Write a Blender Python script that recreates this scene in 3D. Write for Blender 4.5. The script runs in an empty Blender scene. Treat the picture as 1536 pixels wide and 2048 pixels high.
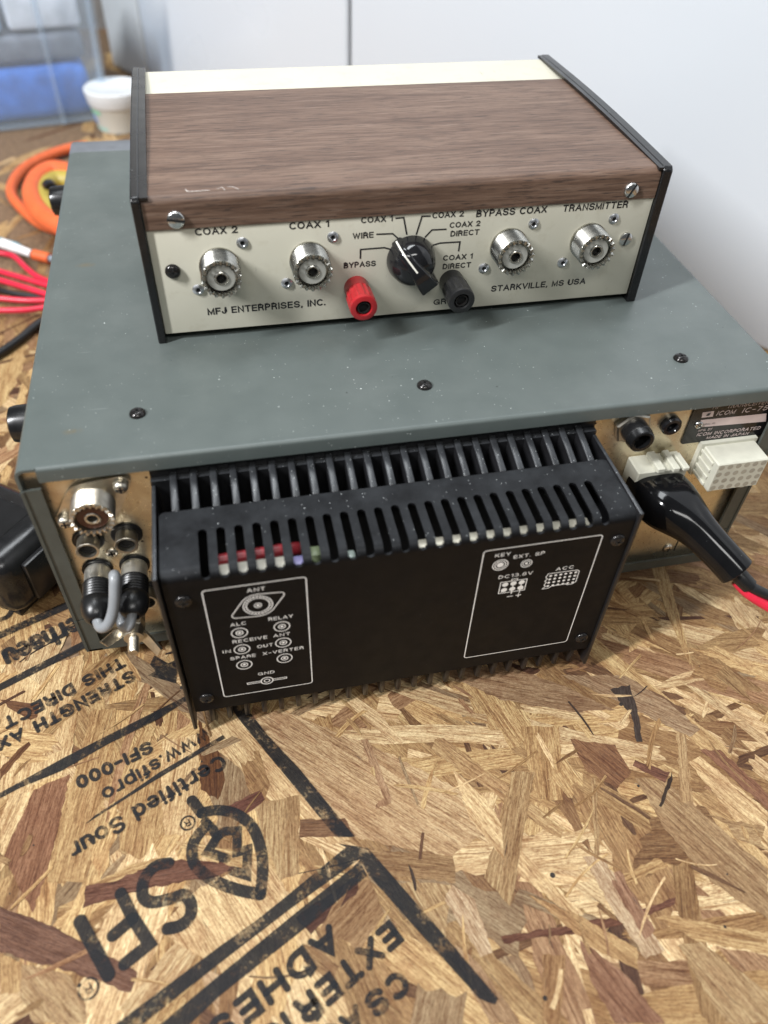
import bpy, bmesh, math, random
from mathutils import Vector, Matrix
R = random.Random(7)
PI = math.pi
MM = 0.001
scene = bpy.context.scene
COL = scene.collection

# ------------------------------------------------------------------ camera
# millimetres, bench top at z = 0, radio rear edge along y = 0
F_PX, PITCH, YAW, ROLL = 1563.08, 0.7976, -0.2406, 0.0471
CAM = Vector((78.88, -218.11, 305.95))
_fw = Vector((-math.sin(YAW)*math.cos(PITCH), math.cos(YAW)*math.cos(PITCH), -math.sin(PITCH)))
_r0 = Vector((math.cos(YAW), math.sin(YAW), 0)); _u0 = _r0.cross(_fw)
_rt = _r0*math.cos(ROLL)+_u0*math.sin(ROLL); _up = -_r0*math.sin(ROLL)+_u0*math.cos(ROLL)
cd = bpy.data.cameras.new('camera'); cam = bpy.data.objects.new('camera', cd); COL.objects.link(cam)
M = Matrix((( _rt.x, _up.x, -_fw.x, CAM.x*MM), (_rt.y, _up.y, -_fw.y, CAM.y*MM), (_rt.z, _up.z, -_fw.z, CAM.z*MM), (0, 0, 0, 1)))
cam.matrix_world = M
cd.sensor_fit = 'VERTICAL'; cd.sensor_height = 36; cd.sensor_width = 27
cd.lens = F_PX/2048*36; cd.clip_start = 0.01; cd.clip_end = 50
cd.dof.use_dof = True; cd.dof.focus_distance = 0.345; cd.dof.aperture_fstop = 6.6
scene.camera = cam

def ray(u, v): return _fw + _rt*((u-768)/F_PX) - _up*((v-1024)/F_PX)
def onz(u, v, z=0.0):
    d = ray(u, v); return CAM + d*((z-CAM.z)/d.z)
def ony(u, v, y):
    d = ray(u, v); return CAM + d*((y-CAM.y)/d.y)

# ------------------------------------------------------------------ light
w = bpy.data.worlds.new('World'); scene.world = w; w.use_nodes = True
wb = w.node_tree.nodes['Background']; wb.inputs[0].default_value = (.88, .95, 1.0, 1); wb.inputs[1].default_value = 0.095
def area(name, loc, target, sx, sy, power, color):
    l = bpy.data.lights.new(name, 'AREA'); l.shape = 'RECTANGLE'; l.size = sx; l.size_y = sy; l.energy = power; l.color = color
    o = bpy.data.objects.new(name, l); COL.objects.link(o); o.location = loc
    d = Vector(target)-Vector(loc); o.rotation_euler = d.to_track_quat('-Z', 'Y').to_euler()
    return o
area('key_shop_light', (-1.25, -.50, 1.50), (.12, .02, .1), .12, .75, 66, (.97, .98, 1))
area('ceiling_shop_light', (-.02, .50, 2.1), (.15, .2, .1), 1.3, .4, 24, (.93, .97, 1))
area('front_fill_light', (.1, -1.5, 2.0), (.15, .1, .0), 1.2, .35, 19, (1, .99, .96))  # added fill high behind the camera, not a known fixture
scene.view_settings.view_transform = 'Standard'; scene.view_settings.look = 'None'
scene.view_settings.exposure = 0.0; scene.view_settings.gamma = 1.0
scene.cycles.use_denoising = True
scene.cycles.max_bounces = 8

# ------------------------------------------------------------------ mesh builder (mm in, metres out)
class MB:
    def __init__(s, off=(0, 0, 0)):
        s.v = []; s.f = []; s.off = Vector(off)
    def add(s, vs, fs):
        n = len(s.v); s.v += [Vector(p)+s.off for p in vs]; s.f += [[i+n for i in f] for f in fs]; return s
    def box(s, x0, x1, y0, y1, z0, z1, r=0, seg=2, mtx=None, pick=None):
        bm = bmesh.new(); bmesh.ops.create_cube(bm, size=1)
        for q in bm.verts: q.co = Vector((x0+(q.co.x+.5)*(x1-x0), y0+(q.co.y+.5)*(y1-y0), z0+(q.co.z+.5)*(z1-z0)))
        if r > 0:
            e = [e for e in bm.edges if pick is None or pick((e.verts[0].co+e.verts[1].co)/2)]
            bmesh.ops.bevel(bm, geom=e, offset=r, segments=seg, profile=.5, affect='EDGES')
        bm.verts.index_update()
        vs = [(mtx @ q.co if mtx else q.co.copy()) for q in bm.verts]; fs = [[q.index for q in f.verts] for f in bm.faces]
        bm.free(); return s.add(vs, fs)
    def lathe(s, prof, o=(0, 0, 0), ax=(0, -1, 0), seg=40, wob=None):
        ax = Vector(ax).normalized(); a = ax.orthogonal().normalized(); b = ax.cross(a); o = Vector(o)
        vs = []; fs = []
        for (r, t) in prof:
            for k in range(seg):
                th = 2*PI*k/seg; rr, tt = (r, t) if wob is None else wob(r, t, th, k)
                vs.append(o+ax*tt+(a*math.cos(th)+b*math.sin(th))*rr)
        for i in range(len(prof)-1):
            for k in range(seg):
                k2 = (k+1) % seg; fs.append([i*seg+k, i*seg+k2, (i+1)*seg+k2, (i+1)*seg+k])
        if prof[0][0] > 1e-6: fs.append([k for k in range(seg)][::-1])
        if prof[-1][0] > 1e-6: fs.append([(len(prof)-1)*seg+k for k in range(seg)])
        return s.add(vs, fs)
    def tube(s, path, r, seg=12, caps=True, smooth=6, squash=None):
        P = [Vector(p) for p in path]
        rs = list(r) if isinstance(r, (list, tuple)) else [r]*len(P)
        if smooth > 1 and len(P) > 2:
            Q = []; rq = []
            for i in range(len(P)-1):
                p0 = P[max(i-1, 0)]; p1 = P[i]; p2 = P[i+1]; p3 = P[min(i+2, len(P)-1)]
                for k in range(smooth):
                    t = k/smooth
                    Q.append(.5*((2*p1)+(p2-p0)*t+(2*p0-5*p1+4*p2-p3)*t*t+(-p0+3*p1-3*p2+p3)*t**3)); rq.append(rs[i]*(1-t)+rs[i+1]*t)
            Q.append(P[-1]); rq.append(rs[-1]); P = Q; rs = rq
        vs = []; fs = []; a = None
        for i, p in enumerate(P):
            t = (P[min(i+1, len(P)-1)]-P[max(i-1, 0)]).normalized()
            a = t.orthogonal() if a is None else a-t*a.dot(t)
            a.normalize(); b = t.cross(a)
            for k in range(seg):
                th = 2*PI*k/seg; q = (a*math.cos(th)+b*math.sin(th))*rs[i]
                if squash: q.z *= squash
                vs.append(p+q)
        for i in range(len(P)-1):
            for k in range(seg):
                k2 = (k+1) % seg; fs.append([i*seg+k, i*seg+k2, (i+1)*seg+k2, (i+1)*seg+k])
        if caps: fs.append(list(range(seg))[::-1]); fs.append([(len(P)-1)*seg+k for k in range(seg)])
        return s.add(vs, fs)
    def prism(s, pts, d):
        """closed outline of 3-D points pushed along d"""
        n = len(pts); P = [Vector(p) for p in pts]; d = Vector(d)
        return s.add(P+[p+d for p in P], [list(range(n))[::-1], [n+i for i in range(n)]]+[[i, (i+1) % n, n+(i+1) % n, n+i] for i in range(n)])
    def sheet(s, path, d, th=None, inward=None):
        """open profile pushed along d, optional thickness towards the given side of each point"""
        P = [Vector(p) for p in path]; d = Vector(d); n = len(P)
        if th:
            N = []
            for i in range(n):
                t = (P[min(i+1, n-1)]-P[max(i-1, 0)]).normalized(); q = t.cross(d.normalized()); N.append(q*th*inward)
            return s.prism(P+[P[i]+N[i] for i in range(n-1, -1, -1)], d)
        return s.add(P+[p+d for p in P], [[i, i+1, n+i+1, n+i] for i in range(n-1)])
    def build(s, name, m, parent=None, ang=35, recalc=True):
        me = bpy.data.meshes.new(name); me.from_pydata([tuple(p*MM) for p in s.v], [], s.f); me.update()
        if recalc:
            bm = bmesh.new(); bm.from_mesh(me); bmesh.ops.recalc_face_normals(bm, faces=bm.faces); bm.to_mesh(me); bm.free()
        me.shade_smooth(); me.set_sharp_from_angle(angle=math.radians(ang))
        o = bpy.data.objects.new(name, me); COL.objects.link(o)
        if m: me.materials.append(m)
        if parent: o.parent = parent
        return o

def thing(name, label, cat, loc=(0, 0, 0), rz=0, group=None):
    o = bpy.data.objects.new(name, None); COL.objects.link(o); o.empty_display_size = .02
    o.location = Vector(loc)*MM; o.rotation_euler = (0, 0, rz); o['label'] = label; o['category'] = cat
    if group: o['group'] = group
    return o
def tag(o, label, cat, group=None):
    o['label'] = label; o['category'] = cat
    if group: o['group'] = group
    return o
def dup(o, parent, shift):
    c = o.copy(); COL.objects.link(c); c.parent = parent; c.location = o.location+Vector(shift)*MM
    for ch in o.children:
        d = ch.copy(); COL.objects.link(d); d.parent = c
    return c

# ------------------------------------------------------------------ lettering
def _E(cx, cy, rx, ry, a0, a1, k=9): return [(cx+rx*math.cos(math.radians(a0+(a1-a0)*i/k)), cy+ry*math.sin(math.radians(a0+(a1-a0)*i/k))) for i in range(k+1)]
_O = _E(.4, .5, .4, .5, 90, 450, 22)
_S = _E(.33, .745, .31, .255, 20, 180, 8)+_E(.33, .745, .31, .235, 190, 262, 4)+_E(.33, .265, .33, .245, 78, -10, 5)+_E(.33, .265, .33, .265, -20, -165, 8)
XH = .72
def _lo(P): return [[(x, y*XH) for x, y in q] for q in P]
_o = _E(.29, .5, .29, .5, 90, 450, 18)
GL = {
 'A': (.76, [[(0, 0), (.38, 1), (.76, 0)], [(.14, .33), (.62, .33)]]), 'B': (.60, [[(0, .53), (.36, .53)]+_E(.36, .265, .24, .265, 90, -90)+[(0, 0), (0, 1), (.34, 1)]+_E(.34, .765, .22, .235, 90, -90)]),
 'C': (.72, [_E(.4, .5, .4, .5, 52, 308, 18)]), 'D': (.66, [[(0, 0), (0, 1), (.26, 1)]+_E(.26, .5, .40, .5, 90, -90, 12)+[(0, 0)]]), 'E': (.54, [[(.54, 1), (0, 1), (0, 0), (.54, 0)], [(0, .52), (.5, .52)]]), 'F': (.52, [[(.52, 1), (0, 1), (0, 0)], [(0, .5), (.46, .5)]]),
 'G': (.76, [_E(.4, .5, .4, .5, 42, 330, 18)+[(.76, .46), (.44, .46)], [(.76, .46), (.76, .02)]]), 'H': (.64, [[(0, 0), (0, 1)], [(.64, 0), (.64, 1)], [(0, .52), (.64, .52)]]), 'I': (.0, [[(0, 0), (0, 1)]]), 'J': (.46, [[(.46, 1), (.46, .26)]+_E(.23, .26, .23, .26, 0, -180)]), 'K': (.64, [[(0, 0), (0, 1)], [(.60, 1), (.0, .38)], [(.2, .58), (.64, 0)]]), 'L': (.50, [[(0, 1), (0, 0), (.50, 0)]]),
 'M': (.76, [[(0, 0), (0, 1), (.38, .08), (.76, 1), (.76, 0)]]), 'N': (.64, [[(0, 0), (0, 1), (.64, 0), (.64, 1)]]), 'O': (.80, [_O]), 'P': (.58, [[(0, 0), (0, 1), (.32, 1)]+_E(.32, .73, .26, .27, 90, -90)+[(0, .46)]]), 'R': (.62, [[(0, 0), (0, 1), (.32, 1)]+_E(.32, .75, .26, .25, 90, -90)+[(0, .5)], [(.34, .5), (.52, .38), (.60, 0)]]), 'S': (.66, [_S]),
 'T': (.64, [[(0, 1), (.64, 1)], [(.32, 1), (.32, 0)]]), 'U': (.64, [[(0, 1), (0, .32)]+_E(.32, .32, .32, .32, 180, 360)+[(.64, 1)]]), 'V': (.70, [[(0, 1), (.35, 0), (.70, 1)]]), 'W': (1.0, [[(0, 1), (.25, 0), (.5, .96), (.75, 0), (1, 1)]]), 'X': (.66, [[(0, 1), (.66, 0)], [(.66, 1), (0, 0)]]), 'Y': (.68, [[(0, 1), (.34, .44), (.68, 1)], [(.34, .44), (.34, 0)]]),
 '0': (.58, [_E(.29, .5, .29, .5, 90, 450, 20)]), '1': (.24, [[(0, .78), (.24, 1), (.24, 0)]]), '2': (.58, [_E(.29, .73, .28, .27, 175, -38, 10)+[(0, 0), (.58, 0)]]), '3': (.56, [_E(.27, .755, .25, .245, 160, -90, 9)+_E(.27, .265, .28, .265, 90, -160, 10)]), '5': (.58, [[(.54, 1), (.1, 1), (.05, .5)]+_E(.28, .32, .3, .32, 120, -160, 12)]), '7': (.56, [[(0, 1), (.56, 1), (.2, 0)]]), '8': (.58, [_E(.29, .76, .25, .24, 270, 630, 14)+_E(.29, .27, .29, .27, 90, -270, 14)]), '9': (.58, [_E(.29, .68, .29, .32, 0, 360, 16)+[(.5, .2)]]),
 '.': (0, [[(0, 0), (0, .02)]]), ',': (.05, [[(.05, .03), (0, -.14)]]), '-': (.40, [[(0, .45), (.40, .45)]]), ' ': (.22, []),
 'e': (.58, _lo([[(.03, .52)]+_E(.29, .5, .29, .5, 4, 305, 16)])), 'r': (.34, _lo([[(0, 0), (0, 1)], [(0, .62)]+_E(.3, .62, .28, .36, 150, 75, 5)])), 'h': (.52, [[(0, 0), (0, 1)], [(0, .44)]+[(x, y*XH) for x, y in _E(.26, .62, .26, .38, 170, 0, 7)]+[(.52, 0)]]), 'a': (.52, _lo([_E(.26, .72, .25, .28, 160, 0, 6)+[(.52, 0)], [(.51, .56), (.26, .56)]+_E(.24, .28, .23, .28, 95, 270, 8)+[(.36, .04), (.51, .2)]])), 'u': (.52, _lo([[(0, 1), (0, .38)]+_E(.26, .38, .26, .38, 180, 360, 8)+[(.52, 1)], [(.52, .5), (.52, 0)]])),
 's': (.48, _lo([[(x*.75, y) for x, y in _S]])), 'w': (.84, _lo([[(0, 1), (.21, 0), (.42, .95), (.63, 0), (.84, 1)]])), 'f': (.30, [[(.12, 0), (.12, .8)]+_E(.3, .8, .18, .2, 180, 90, 4), [(0, .70), (.30, .70)]]), 'i': (0, [[(0, 0), (0, XH)], [(0, .96), (0, .99)]]), 'p': (.58, _lo([[(0, -.38), (0, 1)], _o])), 'o': (.58, _lo([_o])), 't': (.30, [[(.13, .95), (.13, .14), (.2, 0), (.3, 0)], [(0, .70), (.30, .70)]]), 'd': (.58, [[(.58, 0), (.58, 1)], [(x, y*XH) for x, y in _o]]),
 'g': (.58, _lo([_o, [(.58, 1), (.58, -.1)]+_E(.29, -.1, .29, .28, 0, -150, 6)])), 'n': (.52, _lo([[(0, 0), (0, 1)], [(0, .62)]+_E(.26, .62, .26, .38, 170, 0, 7)+[(.52, 0)]])), 'c': (.52, _lo([_E(.29, .5, .29, .5, 42, 318, 12)])),
}
def text(mb, t, p0, p1, h, up, n, eps=.06, wt=.15, shear=0.0, ref='H', gap=.20, rnd=False, sub=None):
    """strokes of letters: t runs from p0 (left end on the baseline) to p1, h = height of ref (capital or x)"""
    cap = h if ref == 'H' else h/XH; wd = wt*cap
    xs = []; x = 0; g = gap+wt
    for ch in t: xs.append(x); x += GL[ch][0]+g
    tot = x-g
    p0 = Vector(p0); p1 = Vector(p1); ex = p1-p0; L = ex.length; ex = ex/L; up = Vector(up); up = (up-ex*up.dot(ex)).normalized(); sx = (L-wd)/tot
    for ch, x in zip(t, xs):
        for q in GL[ch][1]:
            P = []
            for (a, b) in q:
                y = wd/2+b*(cap-wd); P.append(p0+ex*(wd/2+(x+a)*sx+shear*y)+up*y)
            cl = (P[0]-P[-1]).length < 1e-4 and len(P) > 4
            stroke(mb, P[:-1] if cl else P, wd, n, eps, round_=rnd, closed=cl, flat_ends=not rnd)
def smoothpath(P, k=6):
    Q = []
    for i in range(len(P)-1):
        p0 = Vector(P[max(i-1, 0)]); p1 = Vector(P[i]); p2 = Vector(P[i+1]); p3 = Vector(P[min(i+2, len(P)-1)])
        for j in range(k):
            t = j/k; Q.append(.5*((2*p1)+(p2-p0)*t+(2*p0-5*p1+4*p2-p3)*t*t+(-p0+3*p1-3*p2+p3)*t**3))
    Q.append(Vector(P[-1])); return Q
_sz = [0]
def stroke(mb, P, wd, n, eps=.06, round_=True, closed=False, smooth=0, flat_ends=False):
    """flat ribbon of width wd along 3-D points lying in the plane of normal n"""
    n = Vector(n).normalized(); P = [Vector(p) for p in P]
    if smooth: P = smoothpath(P, smooth)
    if flat_ends and not closed:
        P[0] = P[0]+(P[0]-P[1]).normalized()*wd*.5; P[-1] = P[-1]+(P[-1]-P[-2]).normalized()*wd*.5
    m = len(P); L = []; Rr = []
    _sz[0] = (_sz[0]+1) % 12; e = n*(eps+.004*_sz[0])
    for i in range(m):
        a = P[(i-1) % m] if (closed or i > 0) else None; b = P[(i+1) % m] if (closed or i < m-1) else None
        t1 = (P[i]-a).normalized() if a else None; t2 = (b-P[i]).normalized() if b else None
        t = ((t1 or t2)+(t2 or t1)).normalized(); s = n.cross(t); c = max(.5, t.dot(t2 or t1))
        L.append(P[i]+s*(wd/2/c)+e); Rr.append(P[i]-s*(wd/2/c)+e)
    vs = L+Rr; fs = [[i, (i+1) % m, m+(i+1) % m, m+i] for i in range(m if closed else m-1)]
    if round_ and not closed:
        for end, d in ((0, -1), (m-1, 1)):
            t = (P[1]-P[0]).normalized() if end == 0 else (P[-1]-P[-2]).normalized()
            s = n.cross(t); b = len(vs); K = 8
            vs += [P[end]+e+s*(wd/2*math.cos(PI*k/K))+t*d*(wd/2*math.sin(PI*k/K)) for k in range(K+1)]; fs.append(list(range(b, b+K+1)))
    mb.add(vs, fs)
def ring(mb, c, rx, wd, ex, ey, n, eps=.06, ry=None, seg=28):
    ry = ry or rx; c = Vector(c); ex = Vector(ex); ey = Vector(ey)
    stroke(mb, [c+ex*(rx*math.cos(2*PI*k/seg))+ey*(ry*math.sin(2*PI*k/seg)) for k in range(seg)], wd, n, eps, closed=True)
def disc(mb, c, r, ex, ey, n, eps=.06, ry=None, seg=16):
    c = Vector(c)+Vector(n)*eps; mb.add([c+Vector(ex)*(r*math.cos(2*PI*k/seg))+Vector(ey)*((ry or r)*math.sin(2*PI*k/seg)) for k in range(seg)], [list(range(seg))])

# ------------------------------------------------------------------ materials
class NT:
    def __init__(s, name):
        s.m = bpy.data.materials.new(name); s.m.use_nodes = True; s.t = s.m.node_tree; s.p = s.t.nodes['Principled BSDF']; s.out = s.t.nodes['Material Output']
    def n(s, ty, **kw):
        q = s.t.nodes.new(ty)
        for k, v in kw.items(): setattr(q, k, v)
        return q
    def l(s, a, b): s.t.links.new(a, b)
    def coord(s, scale=(1, 1, 1), kind='Object', loc=(0, 0, 0)):
        c = s.n('ShaderNodeTexCoord'); mp = s.n('ShaderNodeMapping'); mp.inputs['Scale'].default_value = scale; mp.inputs['Location'].default_value = loc; s.l(c.outputs[kind], mp.inputs[0]); return mp.outputs[0]
    def noise(s, vec, scale, detail=3, rough=.5, dist=0):
        q = s.n('ShaderNodeTexNoise'); q.inputs['Scale'].default_value = scale; q.inputs['Detail'].default_value = detail; q.inputs['Roughness'].default_value = rough; q.inputs['Distortion'].default_value = dist; s.l(vec, q.inputs['Vector']); return q.outputs['Fac']
    def ramp(s, fac, stops, interp='LINEAR'):
        q = s.n('ShaderNodeValToRGB'); r = q.color_ramp; r.interpolation = interp
        while len(r.elements) < len(stops): r.elements.new(.5)
        for e, (p, c) in zip(r.elements, stops):
            e.position = p; e.color = (c, c, c, 1) if not isinstance(c, tuple) else (*c, 1)
        s.l(fac, q.inputs[0]); return q.outputs[0]
    def mix(s, fac, a, b, mode='MIX'):
        q = s.n('ShaderNodeMix', data_type='RGBA', blend_type=mode)
        for sock, v in ((q.inputs[0], fac), (q.inputs[6], a), (q.inputs[7], b)):
            if isinstance(v, (int, float)): sock.default_value = v
            elif isinstance(v, tuple): sock.default_value = (*v, 1)
            else: s.l(v, sock)
        return q.outputs[2]
    def math(s, op, a, b=0.0):
        q = s.n('ShaderNodeMath', operation=op)
        for sock, v in ((q.inputs[0], a), (q.inputs[1], b)):
            if isinstance(v, (int, float)): sock.default_value = v
            else: s.l(v, sock)
        return q.outputs[0]
    def bump(s, h, strength=.2, dist=.0003):
        q = s.n('ShaderNodeBump'); q.inputs['Strength'].default_value = strength; q.inputs['Distance'].default_value = dist; s.l(h, q.inputs['Height']); s.l(q.outputs[0], s.p.inputs['Normal'])
    def set(s, **kw):
        for k, v in kw.items():
            i = s.p.inputs[{'col': 'Base Color', 'rough': 'Roughness', 'metal': 'Metallic', 'spec': 'Specular IOR Level', 'coat': 'Coat Weight', 'coatr': 'Coat Roughness', 'alpha': 'Alpha', 'trans': 'Transmission Weight', 'sss': 'Subsurface Weight'}[k]]
            if isinstance(v, (int, float)): i.default_value = v
            elif isinstance(v, tuple): i.default_value = (*v, 1)
            else: s.l(v, i)
        return s
    def specks(s, vec, scale, size, keep):
        """scattered small round specks, 0..1"""
        v = s.n('ShaderNodeTexVoronoi'); v.inputs['Scale'].default_value = scale; s.l(vec, v.inputs['Vector'])
        sep = s.n('ShaderNodeSeparateColor'); s.l(v.outputs['Color'], sep.inputs[0])
        rad = s.math('MULTIPLY', sep.outputs[1], size)
        a = s.math('LESS_THAN', v.outputs['Distance'], rad); b = s.math('LESS_THAN', sep.outputs[0], keep)
        return s.math('MULTIPLY', a, b)

def plain(name, col, rough=.4, metal=0, spec=.5, var=.12, scale=120, bump=0, coat=0, dust=0):
    s = NT(name); c = s.coord(); n = s.noise(c, scale, 4)
    lo = tuple(x*(1-var) for x in col); hi = tuple(min(1, x*(1+var)) for x in col)
    cc = s.ramp(n, [(.3, lo), (.7, hi)])
    if dust:
        g = s.n('ShaderNodeNewGeometry'); sp_ = s.n('ShaderNodeSeparateXYZ'); s.l(g.outputs['Normal'], sp_.inputs[0]); upf = s.ramp(sp_.outputs[2], [(.35, .06), (.75, 1.0)])
        if dust > .1: cc = s.mix(s.math('MULTIPLY', upf, s.ramp(s.noise(c, 90, 5, .65), [(.3, dust*.25), (.7, min(.5, dust*1.1))])), cc, (.085, .092, .10))  # upward faces greyed: settled dust, plus reflected sheen put into the colour
        cc = s.mix(s.math('MULTIPLY', upf, s.math('MAXIMUM', s.specks(c, 420, .10, dust), s.specks(c, 1100, .20, dust*.7))), cc, (.42, .44, .44))
    rr = s.ramp(s.noise(c, scale*.4, 3), [(.3, max(0, rough-.06)), (.7, min(1, rough+.06))])
    s.set(col=cc, rough=rr, metal=metal, spec=spec, coat=coat)
    if bump: s.bump(s.noise(c, scale*8, 2), bump, .0002)
    return s.m

def mat_flake():
    s = NT('strand_wood'); uv = s.n('ShaderNodeUVMap', uv_map='grain'); at = s.n('ShaderNodeVertexColor', layer_name='tone')
    def mp(a, b):
        q = s.n('ShaderNodeMapping'); q.inputs['Scale'].default_value = (a, b, 1); s.l(uv.outputs[0], q.inputs[0]); return q.outputs[0]
    broad = s.noise(mp(.022, .20), 1, 5, .62, 1.4); fine = s.noise(mp(.05, 1.1), 1, 5, .72, .8); fibre = s.noise(mp(.20, 2.6), 1, 4, .75); blot = s.noise(mp(.06, .09), 1, 5, .65, .6); fuzz = s.noise(mp(.7, 1.1), 1, 4, .7)
    c = at.outputs[0]
    c = s.mix(s.ramp(broad, [(.36, 0.0), (.70, .8)]), c, (.58, .44, .34), 'MULTIPLY')
    c = s.mix(s.ramp(fine, [(.35, .95), (.53, 0.0)]), c, (.50, .38, .29), 'MULTIPLY')
    c = s.mix(s.ramp(fibre, [(.37, .95), (.50, 0.0)]), c, (.45, .33, .25), 'MULTIPLY')
    c = s.mix(s.ramp(fuzz, [(.36, .7), (.52, 0.0)]), c, (.62, .46, .38), 'MULTIPLY')
    c = s.mix(s.ramp(fuzz, [(.54, 0.0), (.74, .8)]), c, (1.32, 1.27, 1.2), 'MULTIPLY')
    c = s.mix(s.ramp(blot, [(.52, 0.0), (.72, .6)]), c, (.62, .44, .36), 'MULTIPLY')
    streak = s.noise(mp(.016, .55), 1, 5, .7, .7); c = s.mix(s.ramp(streak, [(.52, 0.0), (.70, .72)]), c, (.42, .27, .17), 'MULTIPLY')
    pore = s.noise(mp(.05, 1.6), 1, 3, .6, .5)
    c = s.mix(s.ramp(pore, [(.29, .95), (.335, 0.0)]), c, (.055, .034, .022))
    wp = s.coord((1, 1, 1), 'Object'); grime = s.noise(wp, 34, 5, .65)
    c = s.mix(s.ramp(grime, [(.50, 0.0), (.74, .5)]), c, (.60, .47, .40), 'MULTIPLY')
    c = s.mix(s.specks(wp, 110, .12, .35), c, (.025, .018, .014))
    s.set(col=c, rough=s.ramp(fine, [(.3, .68), (.7, .46)]), spec=.32)
    s.bump(s.math('ADD', fine, s.math('MULTIPLY', fibre, .9)), .65, .0006)
    return s.m

def mat_ink(name, col, wear=.10, scale=190, thin=.16):
    s = NT(name); c = s.coord(); a = s.noise(c, scale, 5, .65); b = s.noise(c, scale*.17, 3); f = s.noise(c, scale*7, 2)
    holes = s.math('ADD', s.math('MULTIPLY', a, .55), s.math('ADD', s.math('MULTIPLY', b, .35), s.math('MULTIPLY', f, .22)))
    tr = s.n('ShaderNodeBsdfTransparent'); mx = s.n('ShaderNodeMixShader')
    fac = s.ramp(holes, [(.40, 1.0-thin), (.60, 1.0-thin*1.9), (.69-wear*.5, .7-thin), (.80-wear*.5, .12)])
    s.l(fac, mx.inputs[0]); s.l(tr.outputs[0], mx.inputs[1]); s.l(s.p.outputs[0], mx.inputs[2]); s.l(mx.outputs[0], s.out.inputs[0])
    s.set(col=s.ramp(a, [(.3, tuple(x*.8 for x in col)), (.7, tuple(x*1.35 for x in col))]), rough=.6, spec=.22); s.bump(f, .3, .0003)
    return s.m

def mat_cover():
    s = NT('grey_green_paint'); c = s.coord(); n = s.noise(c, 60, 5)
    cc = s.ramp(n, [(.3, (.080, .096, .091)), (.7, (.094, .111, .105))])
    # two dull stains, as on the real lid
    for (x, y, r1, r2) in ((.0175, .1425, .010, .006), (.0185, .019, .008, .004)):
        q = s.coord((1/r1, 1/r2, 0), 'Object', (-x/r1, -y/r2, 0)); ln = s.n('ShaderNodeVectorMath', operation='LENGTH'); s.l(q, ln.inputs[0])
        d = s.math('ADD', ln.outputs['Value'], s.math('MULTIPLY', s.noise(c, 700, 4), 1.0))
        cc = s.mix(s.ramp(d, [(.5, .55), (1.3, 0.0)]), cc, (.13, .105, .06))
    patch = s.noise(c, 26, 3); dust = s.math('MAXIMUM', s.specks(c, 330, .12, .16), s.specks(c, 900, .20, .13))
    dust = s.math('MULTIPLY', dust, s.ramp(patch, [(.42, .12), (.62, .85)]))
    cc = s.mix(dust, cc, (.62, .66, .64))
    cc = s.mix(s.ramp(s.noise(c, 14, 6, .7), [(.48, 0.0), (.75, .22)]), cc, (.20, .215, .205)); sc = s.noise(s.coord((60, 900, 60)), 1, 2); cc = s.mix(s.ramp(sc, [(.74, 0.0), (.78, .25)]), cc, (.3, .33, .32))
    cc = s.mix(s.specks(c, 150, .07, .25), cc, (.03, .035, .035))
    s.set(col=cc, rough=s.ramp(s.noise(c, 18, 5, .65), [(.3, .34), (.7, .52)]), spec=.5); s.bump(s.noise(c, 2600, 2), .08, .0001); return s.m

def mat_wood():
    s = NT('walnut_vinyl'); c = s.coord((42, 780, 780), 'Object'); c2 = s.coord((95, 1700, 1700), 'Object'); c3 = s.coord((7, 85, 85), 'Object')
    a = s.noise(c, 1, 5, .6, .4); b = s.noise(c2, 1, 3, .6); d = s.noise(c3, 1, 4, .6, .5)
    cc = s.ramp(d, [(.3, (.100, .057, .037)), (.5, (.140, .084, .057)), (.7, (.185, .119, .083))])
    cc = s.mix(s.ramp(a, [(.34, .75), (.52, 0.0)]), cc, (.45, .39, .36), 'MULTIPLY')
    cc = s.mix(s.ramp(a, [(.55, 0.0), (.75, .5)]), cc, (.26, .185, .14))
    cc = s.mix(s.ramp(b, [(.36, .85), (.45, 0.0)]), cc, (.040, .025, .019))
    cc = s.mix(s.specks(s.coord(), 70, .05, .10), cc, (.8, .78, .72))
    s.set(col=cc, rough=s.ramp(b, [(.3, .55), (.7, .45)]), spec=.5); s.bump(b, .25, .0002); return s.m

def mat_gold():
    s = NT('chromated_steel'); c = s.coord((1, 1, 1)); n = s.noise(c, 45, 5, .6, .8); f = s.noise(c, 900, 3)
    cc = s.ramp(n, [(.28, (.52, .41, .29)), (.5, (.70, .62, .46)), (.66, (.62, .55, .40)), (.8, (.62, .50, .38))])
    cc = s.mix(s.ramp(s.noise(c, 260, 4), [(.62, 0.0), (.72, .45)]), cc, (.28, .20, .11)); cc = s.mix(s.specks(c, 260, .16, .16), cc, (.07, .045, .03))
    s.set(col=cc, metal=.85, rough=s.ramp(f, [(.3, .26), (.7, .38)])); return s.m

def mat_metal(name, col, rough=.22, tarn=.25):
    s = NT(name); c = s.coord(); n = s.noise(c, 260, 3, .55)
    s.set(col=s.ramp(n, [(.3, tuple(x*(1-tarn) for x in col)), (.65, col)]), metal=1, rough=s.ramp(n, [(.3, rough*1.3), (.7, rough*.8)])); return s.m

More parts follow.
